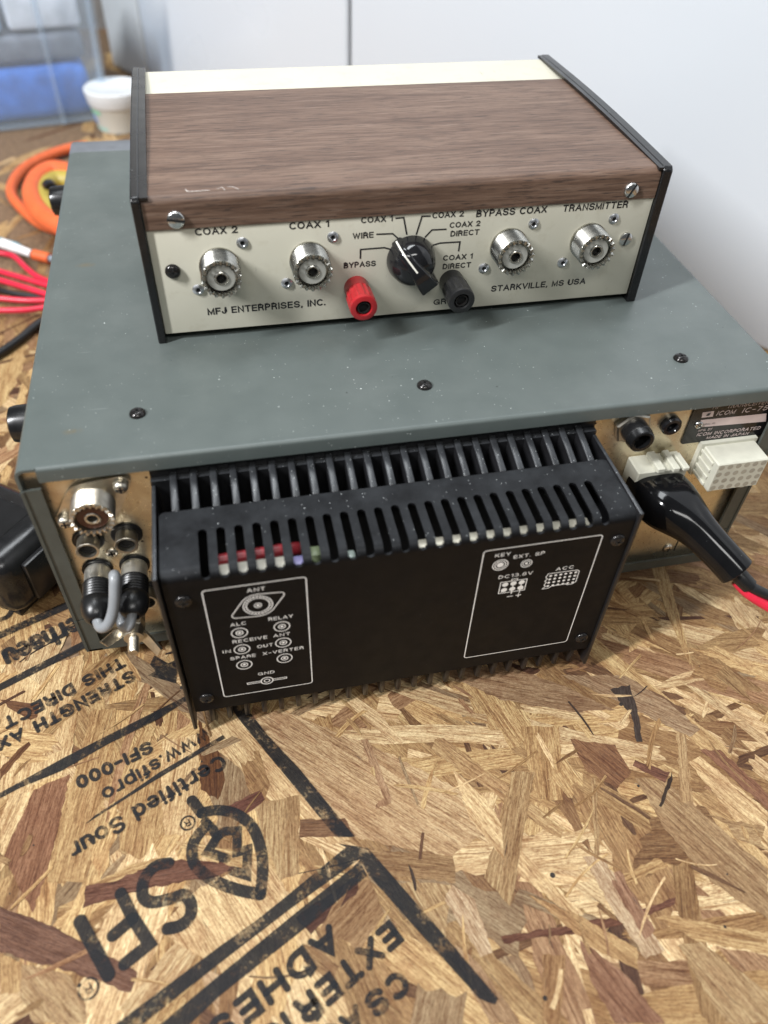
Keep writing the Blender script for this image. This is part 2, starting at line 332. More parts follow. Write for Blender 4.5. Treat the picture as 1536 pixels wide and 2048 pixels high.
def mat_cream():
    s = NT('cream_enamel'); c = s.coord(); n = s.noise(c, 40, 4); cc = s.ramp(n, [(.3, (.53, .51, .415)), (.7, (.56, .54, .445))])
    cc = s.mix(s.ramp(s.noise(c, 120, 6, .7), [(.56, 0.0), (.78, .45)]), cc, (.40, .37, .27)); cc = s.mix(s.ramp(s.noise(s.coord((900, 60, 160)), 1, 3), [(.70, 0.0), (.76, .5)]), cc, (.30, .29, .24))
    cc = s.mix(s.specks(c, 130, .06, .3), cc, (.10, .085, .06)); s.set(col=cc, rough=s.ramp(n, [(.3, .42), (.7, .55)]), spec=.2); return s.m
FLAKE = mat_flake(); INK = mat_ink('stencil_ink', (.0105, .0112, .013), .18, 150, .11); COVER = mat_cover(); WOOD = mat_wood(); GOLD = mat_gold()
SLAB = plain('board_core', (.16, .10, .055), .8, var=.4, scale=300)
CASE = plain('grey_case_paint', (.066, .074, .066), .45, dust=.03); BEZEL = plain('bezel_grey', (.13, .14, .155), .45)
FINM = plain('black_anodised', (.009, .009, .010), .33, var=.3, dust=.5); PLATE = plain('black_cover_paint', (.0045, .0045, .005), .45, spec=.12, var=.2, scale=300, dust=.22, bump=.05); DARK = plain('dark_void', (.006, .006, .006), .8)
WINK = plain('white_print', (.86, .86, .84), .5, var=.05); BINK = plain('black_print', (.012, .012, .014), .45, var=.2)
CREAM = mat_cream(); BPLAS = plain('black_plastic', (.009, .009, .0095), .24, var=.25, scale=200, dust=.03)
KNOB = plain('black_knob_plastic', (.010, .010, .011), .13, var=.2); BPOST = plain('dark_grey_post', (.014, .014, .0145), .36, var=.2); RED = plain('red_post_plastic', (.34, .016, .020), .33, var=.12)
NICK = mat_metal('nickel', (.54, .53, .485), .25, .3); STEEL = mat_metal('plated_screw_steel', (.70, .70, .68), .24); ALU = mat_metal('rivet_aluminium', (.62, .63, .65), .34, .15); BRNI = mat_metal('aged_nickel', (.72, .67, .57), .34, .3); SATIN = mat_metal('satin_nickel', (.74, .72, .66), .45, .12); BSCR = plain('blackened_screw', (.03, .028, .027), .18, .6)
TEFL = plain('grey_white_insulator', (.36, .36, .325), .4, var=.05); BROWN = plain('brown_bakelite', (.055, .016, .010), .3, var=.2); NYL = plain('milky_nylon', (.55, .54, .45), .38, var=.06, scale=200)
BOOT = plain('glossy_black_vinyl', (.005, .005, .0055), .10, var=.2, spec=.32, dust=.03); GREY = plain('grey_cable_jacket', (.22, .23, .24), .3, var=.1); BRUB = plain('black_rubber', (.008, .008, .0085), .33, var=.25)
WIRER = plain('red_wire_jacket', (.62, .02, .05), .35, var=.1); WIREB = plain('black_wire_jacket', (.012, .012, .013), .4)
ORANGE = plain('orange_plastic', (.66, .125, .035), .5, var=.08); YELLOW = plain('yellow_plastic', (.38, .29, .05), .5, var=.1); BLUE = plain('blue_fabric', (.05, .19, .62), .8, var=.25, scale=60)
WALL = plain('white_panel_enamel', (.66, .695, .735), .30, var=.01, scale=8); WALLS = plain('white_panel_edge', (.70, .71, .70), .4, var=.03)

Z0 = 119.0      # top of the radio above the bench
# ------------------------------------------------------------------ bench top: oriented strand board
slab = MB(); slab.box(-700, 900, -420, 1150, -11, -.3)
board = slab.build('bench_top', SLAB); board['kind'] = 'structure'; board['label'] = 'strand board bench top with black stencilled print'
PAL = [((.43, .295, .135), 5), ((.62, .46, .225), 7), ((.35, .225, .10), 4), ((.255, .15, .066), 2.5), ((.155, .082, .037), 1.8), ((.10, .047, .023), .8), ((.33, .245, .14), 2.5), ((.76, .61, .35), 5.5), ((.39, .245, .13), 2)]
def tone():
    c = R.choices([p[0] for p in PAL], [p[1] for p in PAL])[0]; k = R.uniform(.86, 1.12); return tuple(min(1, x*k) for x in c)
class Flakes:
    def __init__(s): s.v = []; s.f = []; s.uv = []; s.c = []; s.z = 0
    def put(s, out, col, ang, tilt=.16):
        ca, sa = math.cos(ang), math.sin(ang); cx = sum(p[0] for p in out)/len(out); cy = sum(p[1] for p in out)/len(out)
        tx, ty = R.uniform(-tilt, tilt)*.012, R.uniform(-tilt, tilt)*.012; ou, ov = R.uniform(0, 900), R.uniform(0, 900); b = len(s.v)
        for (x, y) in out:
            s.v.append((x, y, s.z+(x-cx)*tx+(y-cy)*ty)); dx, dy = x-cx, y-cy; s.uv.append((dx*ca+dy*sa+ou, -dx*sa+dy*ca+ov)); s.c.append(col)
        n = len(out)
        for (x, y) in out: s.v.append((x, y, s.z-.5)); s.uv.append(s.uv[b]); s.c.append(tuple(q*.35 for q in col))
        s.f.append(list(range(b, b+n)))
        for i in range(n): s.f.append([b+(i+1) % n, b+i, b+n+i, b+n+(i+1) % n])
    def rand(s, cx, cy, ang, L, W, col):
        ca, sa = math.cos(ang), math.sin(ang); pts = []
        k = max(4, int(L/5)); bow = R.uniform(-.07, .07)*L; tp0, tp1 = R.choice((0, 0, .4, .8)), R.choice((0, 0, .4, .8)); rg = R.choice((.03, .06, .14))
        def wf(t): return W*(1-tp0*max(0, -t*2)**2.2)*(1-tp1*max(0, t*2)**2.2)
        for i in range(k+1): t = i/k-.5; pts.append((t*L, -wf(t)/2+bow*(1-4*t*t)+R.uniform(-rg, rg)*W))
        for j in range(1, 6): pts.append((L/2+R.uniform(-.5, .5)*min(W, 7)*.9, -wf(.5)/2+wf(.5)*j/6))
        for i in range(k, -1, -1): t = i/k-.5; pts.append((t*L, wf(t)/2+bow*(1-4*t*t)+R.uniform(-rg, rg)*W))
        for j in range(5, 0, -1): pts.append((-L/2+R.uniform(-.5, .5)*min(W, 7)*.9, -wf(-.5)/2+wf(-.5)*j/6))
        sk = R.uniform(-.5, .5)
        s.put([(cx+(x+y*sk)*ca-y*sa, cy+(x+y*sk)*sa+y*ca) for x, y in pts], col, ang)
    def hero(s, px, col, dirpx=None, jag=1.0):
        P = [onz(u, v) for u, v in px]
        if dirpx: a, b = onz(*dirpx[0]), onz(*dirpx[1])
        else: a, b = max(((P[i], P[(i+1) % len(P)]) for i in range(len(P))), key=lambda e: (e[0]-e[1]).length)
        out = []
        for i in range(len(P)):
            p, q = P[i], P[(i+1) % len(P)]; m = max(1, int((q-p).length/2.0)); nrm = Vector((-(q-p).y, (q-p).x)).normalized()
            for k in range(m):
                t = k/m; d = R.uniform(-.5, .5)*jag if k else 0; e = p.lerp(q, t); out.append((e.x+nrm.x*d, e.y+nrm.y*d))
        s.put(out, col, math.atan2(b.y-a.y, b.x-a.x))
FL = Flakes()
NF = 5600
for i in range(NF):
    s_ = i/NF; FL.z = -.40+.58*s_+R.uniform(-.05, .05)
    if i < 1900: x, y = R.uniform(-420, 760), R.uniform(-330, 1050)
    else: x, y = R.uniform(-190, 420), R.uniform(-240, 330)
    base = math.radians(-40) if x > 90+.15*y else math.radians(82)
    rt_ = base < 0; ang = R.gauss(base, .40 if rt_ else .55) if R.random() < (.84 if rt_ else .75) else R.uniform(0, PI)
    q = R.random()*(.62 if s_ > .66 else 1)
    if q < .26: L, W = R.uniform(55, 110), R.uniform(9, 22)
    elif q < .70: L, W = R.uniform(35, 90), R.uniform(3.5, 10)
    else: L, W = R.uniform(10, 34), R.uniform(1.6, 5)
    if rt_: L *= 1.3; W *= .88
    if s_ > .66: L *= 1.2
    if R.random() < .05: L, W = R.uniform(6, 26), R.uniform(.3, .6); FL.rand(x, y, ang, L, W, (.035, .022, .016))
    else:
        tc_ = tone()
        if tc_[0] < .2: W = min(W, R.uniform(2, 7))
        FL.rand(x, y, ang, L, W, tc_)
pale, tan, warm, brn, red, gry, drk = (.72, .565, .31), (.50, .35, .165), (.46, .31, .135), (.185, .100, .042), (.15, .068, .025), (.45, .33, .17), (.04, .025, .015)
HERO = [
 ([(0, 1330), (80, 1330), (100, 1480), (60, 1590), (0, 1600)], pale, ((60, 1590), (100, 1330))), ([(0, 1400), (90, 1408), (75, 1435), (50, 1447)], red, None),
 ([(105, 1330), (168, 1310), (160, 1400), (138, 1545), (45, 1580), (70, 1450)], pale, ((60, 1570), (120, 1330))), ([(0, 1540), (55, 1478), (62, 1490), (0, 1562)], red, None),
 ([(182, 1423), (232, 1417), (228, 1500), (205, 1640), (170, 1765), (95, 1765), (128, 1600), (165, 1500)], tan, ((110, 1760), (205, 1420))),
 ([(68, 1580), (140, 1548), (120, 1640), (95, 1740), (65, 1826), (8, 1712)], (.27, .14, .075), ((40, 1800), (110, 1560))), ([(20, 1590), (70, 1580), (30, 1700), (0, 1745), (0, 1640)], pale, ((0, 1730), (60, 1590))),
 ([(0, 1812), (95, 1850), (155, 1880), (275, 1945), (262, 1985), (215, 1970), (150, 1945), (0, 1905)], (.17, .085, .05), ((0, 1850), (260, 1960))),
 ([(35, 1925), (140, 1950), (172, 2010), (172, 2048), (70, 2048), (40, 1990)], gry, ((60, 1940), (150, 2048))), ([(0, 1905), (45, 1925), (38, 1985), (0, 1990)], tan, None),
 ([(312, 1860), (400, 1775), (530, 1715), (640, 1880), (720, 2048), (505, 2048), (430, 1930)], pale, ((400, 1790), (560, 2048))), ([(395, 1930), (455, 1960), (512, 2048), (440, 2048)], (.52, .38, .22), ((400, 1930), (500, 2048))),
 ([(323, 1484), (395, 1470), (397, 1562), (395, 1670), (329, 1671)], pale, ((330, 1670), (360, 1480))), ([(397, 1440), (436, 1500), (450, 1560), (436, 1600), (402, 1580)], red, None), ([(250, 1560), (322, 1520), (328, 1660), (280, 1720), (240, 1700)], tan, ((260, 1700), (290, 1550))),
 ([(505, 1610), (600, 1590), (598, 1747), (560, 1762), (530, 1690)], gry, ((560, 1750), (560, 1600))), ([(451, 1613), (522, 1581), (530, 1599), (492, 1628), (450, 1626)], (.15, .062, .04), None),
 ([(396, 1474), (430, 1440), (478, 1478), (572, 1603), (557, 1617), (470, 1530)], pale, ((450, 1460), (565, 1610))), ([(330, 1720), (440, 1722), (470, 1735), (438, 1752), (300, 1776), (165, 1817), (172, 1772), (250, 1750)], (.165, .075, .045), None), ([(180, 1772), (250, 1735), (330, 1712), (310, 1728), (220, 1765)], tan, None),
 ([(430, 1420), (505, 1440), (600, 1545), (700, 1680), (660, 1690), (560, 1590), (440, 1452)], pale, ((450, 1430), (690, 1680))), ([(505, 1440), (560, 1418), (760, 1500), (960, 1600), (988, 1642), (975, 1662), (905, 1712), (830, 1700), (712, 1676)], (.54, .40, .22), ((560, 1440), (960, 1690))),
 ([(600, 1640), (690, 1636), (712, 1672), (598, 1676)], (.21, .12, .06), None), ([(735, 1700), (905, 1711), (911, 1766), (770, 1750)], (.31, .2, .095), ((740, 1720), (910, 1740))),
 ([(690, 1770), (740, 1760), (770, 1830), (720, 1900), (640, 1860)], (.30, .19, .095), ((650, 1880), (740, 1780))), ([(592, 1835), (720, 1745), (712, 1790), (640, 1850), (622, 1870)], (.10, .045, .028), None),
 ([(770, 1765), (905, 1770), (890, 1890), (860, 1895)], gry, ((800, 1770), (870, 1890))), ([(905, 1770), (950, 1800), (985, 1905), (960, 1915), (890, 1800)], (.56, .44, .28), None),
 ([(870, 1478), (885, 1476), (1131, 1657), (1122, 1677), (1100, 1667), (862, 1500)], (.54, .40, .2), None), ([(905, 1540), (965, 1590), (1040, 1700), (1168, 1830), (1150, 1835), (1030, 1745), (940, 1640)], pale, ((905, 1540), (1160, 1830))),
 ([(1041, 1453), (1119, 1453), (1126, 1600), (1072, 1598)], tan, ((1080, 1455), (1100, 1600))), ([(1024, 1544), (1070, 1544), (1020, 1813), (968, 1755)], gry, ((1045, 1550), (1000, 1800))),
 ([(1202, 1768), (1318, 1716), (1335, 1733), (1221, 1784)], tan, None), ([(1001, 1873), (1132, 1851), (1231, 1834), (1351, 1795), (1349, 1809), (1231, 1853), (1132, 1869), (1008, 1888)], (.16, .07, .04), None),
 ([(1343, 1544), (1345, 1560), (1322, 1615), (1317, 1612)], drk, None), ([(1182, 1557), (1190, 1557), (1200, 1710), (1190, 1714)], gry, None), ([(1352, 1445), (1368, 1445), (1386, 1608), (1360, 1604)], (.46, .33, .17), None),
 ([(1140, 1478), (1230, 1490), (1262, 1545), (1235, 1578), (1170, 1540)], (.24, .125, .055), ((1140, 1480), (1250, 1570))), ([(1270, 1520), (1340, 1545), (1330, 1566), (1265, 1532)], (.19, .085, .05), None),
 ([(1376, 1524), (1400, 1512), (1536, 1625), (1536, 1700), (1470, 1640)], pale, None), ([(1270, 1556), (1330, 1560), (1536, 1740), (1536, 1840), (1420, 1762), (1330, 1660)], (.38, .265, .135), ((1290, 1570), (1536, 1790))),
 ([(1310, 1836), (1330, 1828), (1536, 1868), (1536, 1908), (1400, 1885)], tan, None), ([(1165, 1714), (1205, 1716), (1330, 1900), (1292, 1918), (1230, 1830)], (.56, .44, .28), None), ([(1057, 1789), (1165, 1834), (1273, 1896), (1277, 1940), (1190, 1898)], tan, None),
 ([(1355, 1892), (1400, 1884), (1536, 1985), (1536, 2048), (1450, 2048)], gry, ((1370, 1890), (1510, 2048))), ([(1085, 1910), (1130, 1910), (1120, 2048), (1085, 2048)], (.33, .2, .09), None), ([(910, 1890), (960, 1930), (1040, 2048), (980, 2048), (930, 1960)], (.40, .28, .155), None),
 ([(1120, 1350), (1250, 1352), (1330, 1400), (1400, 1460), (1380, 1475), (1250, 1410)], (.37, .27, .16), None), ([(1220, 1380), (1260, 1370), (1272, 1410), (1285, 1484), (1273, 1484), (1262, 1430)], (.055, .04, .032), None),
 ([(870, 1340), (1010, 1330), (1120, 1370), (1230, 1420), (1150, 1425), (1000, 1400)], (.35, .24, .135), None), ([(720, 1480), (735, 1478), (783, 1595), (782, 1606), (752, 1618), (750, 1612), (768, 1598)], (.42, .28, .16), ((725, 1480), (780, 1600))),
 ([(1215, 1750), (1240, 1742), (1310, 1860), (1290, 1880)], (.35, .21, .125), None), ([(1410, 1630), (1536, 1655), (1536, 1700), (1475, 1680), (1455, 1650)], gry, None), ([(1440, 1500), (1536, 1590), (1536, 1620), (1400, 1500)], (.26, .13, .07), None), ([(1160, 1880), (1250, 1950), (1330, 2048), (1230, 2048), (1180, 1960)], (.29, .16, .09), None),
]
for k, (px, col, dr) in enumerate(HERO): FL.z = .20+.0022*k; FL.hero(px, col, dr, 1.0)
for k in range(150):
    FL.z = .34+.0008*k; FL.rand(R.uniform(-60, 330), R.uniform(-215, 40), R.uniform(0, PI), R.uniform(4, 26), R.uniform(.5, 2.2), tone() if R.random() < .93 else (.05, .03, .02))
me = bpy.data.meshes.new('wood_strands'); me.from_pydata([(x*MM, y*MM, z*MM) for x, y, z in FL.v], [], FL.f); me.update()
uvl = me.uv_layers.new(name='grain'); ca_ = me.color_attributes.new('tone', 'FLOAT_COLOR', 'POINT')
for i, c in enumerate(FL.c): ca_.data[i].color = (*c, 1)
for lp in me.loops: uvl.data[lp.index].uv = FL.uv[lp.vertex_index]
me.materials.append(FLAKE); strands = bpy.data.objects.new('wood_strands', me); COL.objects.link(strands); strands.parent = board

# stencilled print on the board
ik = MB(); UPZ = (0, 0, 1)
zA = lambda x, y: (x/5.12, 1180+y/5.12)
zB = lambda x, y: (x/5.12, 1380+y/5.12)
zC = lambda x, y: (200+x/5.12, 1400+y/5.12)
zD = lambda x, y: (340+x/5.12, 1560+y/5.12)
zE = lambda x, y: (100+x/5.12, 1700+y/5.12)
zF = lambda x, y: (440+x/5.12, 1748+y/5.12)
zG = lambda x, y: (700+x/5.12, 1748+y/5.12)
IE = .50
def btext(t, p0, p1, cap, **kw):
    a, b = onz(*p0), onz(*p1); u = onz(p0[0]+cap[0], p0[1]+cap[1])-a; ex = (b-a).normalized()
    text(ik, t, a, b, (u-ex*u.dot(ex)).length, u, UPZ, eps=IE, wt=kw.pop('wt', .25), rnd=True, gap=.13, **kw)
def bpoly(*px): ik.add([onz(*q)+Vector((0, 0, IE)) for q in px], [list(range(len(px)))])
def bstroke(px, wd, **kw): stroke(ik, [onz(*q) for q in px], wd, UPZ, IE, **kw)
BD = .036
btext('THIS DIRECT', zA(1240, 685), zA(15, 1325), (15, 18))
btext('STRENGTH', zA(1345, 818), zA(325, 1358), (14, 20)); btext('AX', zA(225, 1405), zA(-50, 1545), (14, 20))
btext('erhaeu', zA(775, 262), zA(0, 628), (16, 24), ref='x', wt=.20)
btext('SFI-000', zC(505, 415), zB(760, 905), (11, 23))
btext('www.sfipro', zC(1090, 290), zC(0, 930), (9, 17), ref='x', wt=.19)
btext('Certified Sour', zC(1235, 555), (136, 1691), (15, 27), wt=.20)
btext('ADHE', zF(1120, 500), zF(115, 1320), (29, 46)); btext('SIVE', zF(60, 1370), zF(-800, 2090), (29, 46))
btext('EXTER', zG(400, 465), zF(725, 1330), (32, 42)); btext('IOR', zF(650, 1395), zF(120, 1850), (32, 42))
btext('CS', zG(500, 960), zG(115, 1275), (31, 42)); btext('A O325', zG(60, 1320), zG(-1100, 2270), (31, 42))
bpoly(zA(-300, 560), zA(0, 430), zA(900, 28), zA(930, 95), zA(0, 505), zA(-300, 640))
bpoly(zA(-300, 1105), zA(0, 965), zA(840, 535), zA(900, 510), zA(890, 590), zA(0, 1040), zA(-300, 1190))
bpoly((0, 1587), (127, 1517), (233, 1463), (366, 1396), (440, 1352), (452, 1362), (374, 1402), (317, 1439), (215, 1490), (125, 1542), (40, 1577), (0, 1598))
bpoly((440, 1352), (452, 1362), (533, 1469), (600, 1540), (710, 1675), (672, 1675), (478, 1440), (425, 1362))
bpoly((309, 1312), (336, 1328), (349, 1322), (360, 1300), (352, 1368), (296, 1352), (311, 1343), (300, 1330))
bpoly((692, 1695), (720, 1718), (584, 1816), (440, 1927), (287, 2048), (200, 2120), (150, 2120), (237, 2045), (440, 1893), (512, 1842), (561, 1803))
bpoly((719, 1721), (734, 1752), (610, 1857), (440, 1992), (381, 2048), (300, 2120), (240, 2120), (323, 2048), (440, 1950), (592, 1826), (706, 1735))
bpoly((676, 1688), (736, 1697), (880, 1862), (996, 1998), (990, 2010), (972, 2004), (958, 1998), (820, 1845), (738, 1752), (719, 1721), (720, 1718), (692, 1695))
bpoly((446, 1471), (450, 1478), (300, 1568), (230, 1612), (170, 1650), (190, 1632), (252, 1592), (320, 1545))
sw = 4.3
bstroke([zD(225, 215), zD(325, 345)], sw); bstroke([zD(325, 345), zD(430, 318), zD(560, 320), zD(700, 365), zD(830, 470), zD(900, 610), zD(945, 800), zD(945, 1000), zD(925, 1175)], sw, smooth=5)
bstroke([zD(925, 1175), zD(700, 1130), zD(480, 1050), zD(340, 960), zD(250, 860), zD(225, 730), zD(265, 600), zD(375, 470)], sw, smooth=5)
bstroke([zD(360, 430), zD(440, 510), zD(480, 590), zD(385, 745), zD(580, 810)], 3.5); bstroke([zD(640, 935), zD(785, 980), zD(795, 715), zD(685, 745), zD(690, 525), zD(560, 530), zD(480, 590)], 3.5)
bstroke([zE(1215, 140), zE(1080, 170), zE(975, 285), zE(945, 420), zE(970, 505), zE(1060, 540), zE(1250, 500), zE(1370, 465), zE(1445, 560), zE(1430, 690), zE(1330, 780), zE(1205, 810)], sw, smooth=5)
bstroke([zE(725, 450), zE(850, 700), zE(1020, 965), zE(765, 1170)], sw); bstroke([zE(850, 705), zE(645, 880)], sw); bstroke([zE(310, 735), zE(600, 1280)], sw+.4)
for c_, rr in ((zC(900, 1265), 2.7), (zE(395, 1425), 3.2)):
    c = onz(*c_); ring(ik, c, rr, .7, (1, 0, 0), (0, 1, 0), UPZ, IE); a = math.radians(205); ex = Vector((math.cos(a), math.sin(a), 0)); ey = Vector((-ex.y, ex.x, 0)); text(ik, 'R', c-ex*rr*.35-ey*rr*.5, c+ex*rr*.45-ey*rr*.5, rr, ey, UPZ, eps=IE+.02)
bstroke([(-20, 1246), (2, 1240), (16, 1234), (24, 1222)], 2.6, smooth=4)
ik.build('stencilled_print', INK, board, recalc=False)

# ------------------------------------------------------------------ radio
radio = thing('radio_transceiver', 'large grey radio seen from the rear with a black finned heatsink on its back', 'radio', (0, 0, 0))
O = (0, 0, Z0); NY = (0, -1, 0); EX = (1, 0, 0); EZ = (0, 0, 1)
def arc(cx, cy, r, a0, a1, k=5): return [(cx+r*math.cos(math.radians(a0+(a1-a0)*i/k)), cy+r*math.sin(math.radians(a0+(a1-a0)*i/k))) for i in range(k+1)]
tc = MB(O)
prof = [(0, -9)]+arc(3.5, -3.5, 3.5, 180, 90)+arc(302.5, -3.5, 3.5, 90, 0)+[(306, -9)]
inner = [(304.8, -9)]+arc(302.5, -3.5, 2.3, 0, 90)+arc(3.5, -3.5, 2.3, 90, 180)+[(1.2, -9)]
tc.prism([(x, 1.5, z) for x, z in prof+inner], (0, 277.5, 0))
for fl in (0, 1):
    pp = [(0, -9)]+arc(3.5, -3.5, 3.5, 180, 90)+[(7.4, 0), (7.4, -1.2)]+arc(3.5, -3.5, 2.3, 90, 180)+[(1.2, -9)]
    tc.prism([((306-x if fl else x), .2, z) for x, z in pp], (0, 1.3, 0))
lp = [(1.5, 0)]+arc(1.5, -1.5, 1.5, 90, 180)+[(0, -6.4), (1.2, -6.4), (1.2, -1.6), (1.5, -1.3)]
tc.prism([(7.4, y, z) for y, z in lp], (291.2, 0, 0))
tc.build('top_cover', COVER, radio)
lc = MB(O)
for s_ in (0, 1):
    X = lambda a, b: (306-b, 306-a) if s_ else (a, b)
    lc.box(*X(0, 1.2), 0, 279, -108.4, -9.6); lc.box(*X(1.2, 7), 0, 1.2, -85.2, -9.6); lc.box(*X(1.2, 7), 0, 1.2, -108.4, -85.7)
    lc.box(*X(0, 1.18), -.4, 0, -85.2, -9.9); lc.box(*X(0, 1.18), -.4, 0, -106.5, -85.8)
lc.box(1.2, 304.8, 0, 279, -108.4, -107.2); lc.box(7, 299, 0, 1.2, -107.2, -102.6)
lc.build('lower_case', CASE, radio)
MB(O).box(0, 306, 279.5, 298, -111, -.4, 2.6, 3).build('front_bezel', BEZEL, radio)
MB(O).box(1.3, 304.7, 4, 5.5, -107.1, -1.5).build('rear_panel', GOLD, radio)
mb = MB(O); mb.box(1.6, 304.4, 5.6, 270, -106.8, -13); mb.build('chassis', DARK, radio)
for (x, y) in ((28, 30), (278, 30), (28, 262), (278, 262)):
    MB().lathe([(8.5, 0), (9, 1), (7.5, Z0-108.4)], (x, y, 0), (0, 0, 1), 24).build('rubber_foot', BRUB, radio)
for (y, z, r) in ((54, -21, 8.0), (258, -19, 8.5)):
    MB(O).lathe([(r, 0), (r*.97, 9), (r*.9, 11.5), (r*.7, 12.3), (0, 12.3)], (0, y, z), (-1, 0, 0), 28).build('side_foot', BPLAS, radio)

def pan_head(mb, o, ax, r, h, cross=True):
    mb.lathe([(r, 0), (r, h*.25), (r*.9, h*.6), (r*.62, h*.92), (r*.3, h), (0, h)], o, ax, 24)
def cross_slot(mb, o, ax, r, h, rot=.3, flat=False):
    ax = Vector(ax).normalized(); a = ax.orthogonal().normalized(); b = ax.cross(a); a, b = a*math.cos(rot)+b*math.sin(rot), -a*math.sin(rot)+b*math.cos(rot); o = Vector(o)
    for (p, q) in (((a, b),) if flat else ((a, b), (b, a))):
        L, W = (r*.97, r*.15) if flat else (r*.55, r*.14); c = o+ax*(h*.72)
        mb.prism([c-p*L-q*W, c+p*L-q*W, c+p*L+q*W, c-p*L+q*W], ax*(h*.3))
def screw(name, o, ax, r, h, m, parent, off=O, rot=.3, flat=False):
    mb = MB(off); pan_head(mb, o, ax, r, h)
    if flat: mb = MB(off); mb.lathe([(r, 0), (r, h*.7), (r*.85, h), (0, h)], o, ax, 24)
    s_ = mb.build(name, m, parent, 50); m2 = MB(off); cross_slot(m2, o, ax, r, h*1.02, rot, flat); m2.build('slot', DARK, s_); return s_
for (x, y) in ((41.9, 25.3), (152.6, 24.8), (264.3, 25.6)): screw('lid_screw', (x, y, -.2), EZ, 3.1, 2.0, BSCR, radio, rot=R.uniform(0, 1))
# antenna socket
def sock_profile(rad, L, pitch=1.15):
    pr = [(rad+.25, 0), (rad+.25, .8)]; t = .9; k = 0
    while t < L-1.3: pr.append((rad+(.0 if k % 2 else -.48), t)); t += pitch/2; k += 1
    return pr+[(rad-.25, L-1.1), (rad-.1, L)]
def serrate(rad, L, teeth, depth):
    def f(r, t, th, k):
        if t > L-.01: return r*(1.0 if k % 4 in (0, 1) else .955), t-depth*(0 if k % 4 in (0, 1) else 1)
        return r, t
    return f
def coax(name, o, parent, off, m, insm, rad=7.9, L=11, teeth=18):
    mb = MB(off); pr = sock_profile(rad, L)+[(rad-1.35, L), (rad-1.5, L-1.7), (rad-1.5, L-4)]
    mb.lathe(pr, o, NY, teeth*4, serrate(rad, L, teeth, 1.15)); s_ = mb.build(name, m, parent, 28)
    c = Vector(o)+Vector(NY)*(L-1.6)
    MB(off).lathe([(rad-2.3, -2), (rad-2.3, -.4), (rad-2.6, -.1), (2.9, 0), (2.9, -.4), (2.6, -.4), (2.6, -2)], c, NY, 40).build('insulator', insm, s_)
    MB(off).lathe([(2.75, -2), (2.75, .25), (2.5, .45), (2.0, .45), (1.9, .2), (1.9, -2.2), (0, -2.2)], c, NY, 32).build('centre_contact', m, s_)
    MB(off).lathe([(1.88, -1.9), (0, -1.85)], c, NY, 24).build('contact_bore', DARK, s_)
    return s_
ant = coax('antenna_socket', (22.3, 3.2, -21), radio, O, BRNI, BROWN, 7.9, 10.6, 20)
fl = []
for (cx, cz, r) in ((22.3, -21, 10.2), (33.6, -13.2, 3.6), (10.8, -28, 3.6)): fl += [(cx+r*math.cos(2*PI*k/24), cz+r*math.sin(2*PI*k/24)) for k in range(24)]
def hull(P):
    P = sorted(set(P))
    def half(Q):
        h = []
        for p in Q:
            while len(h) > 1 and (h[-1][0]-h[-2][0])*(p[1]-h[-2][1])-(h[-1][1]-h[-2][1])*(p[0]-h[-2][0]) <= 0: h.pop()
            h.append(p)
        return h[:-1]
    return half(P)+half(P[::-1])
MB(O).prism([(x, 3.9, z) for x, z in hull(fl)], (0, -1.5, 0)).build('flange', BRNI, ant)
for (x, z) in ((33.6, -13.4), (10.8, -27.6)):
    mb = MB(O); mb.lathe([(2.9, 0), (2.9, .5), (2.4, .6), (2.9, .75), (2.9, 1.2)], (x, 2.4, z), NY, 20); mb.build('washer', BRNI, ant); screw('flange_screw', (x, 1.2, z), NY, 2.7, 2.2, BRNI, ant, rot=.8)
def phono(x, z, L=9.6):
    p = MB(O).lathe([(6.0, 0), (6.0, .7), (5.6, 1.0), (4.6, 1.0)], (x, 4, z), NY, 36).build('phono_socket', BRUB, radio)
    MB(O).lathe([(4.2, .6), (4.2, L-.4), (4.45, L), (4.25, L+.2), (3.4, L), (3.3, L-5)], (x, 4, z), NY, 36).build('shell', BRNI, p)
    MB(O).lathe([(3.3, L-2.2), (2.0, L-2.0), (1.8, L-2.6), (0, L-2.8)], (x, 4, z), NY, 24).build('bore', DARK, p)
for x, z in ((15.8, -41.5), (30.3, -41.0), (15.4, -59.0), (29.8, -59.5), (31.5, -77)): phono(x, z, 6.6)
screw('panel_screw', (22.7, 4, -50.6), NY, 2.5, 1.2, BRNI, radio, rot=.9)
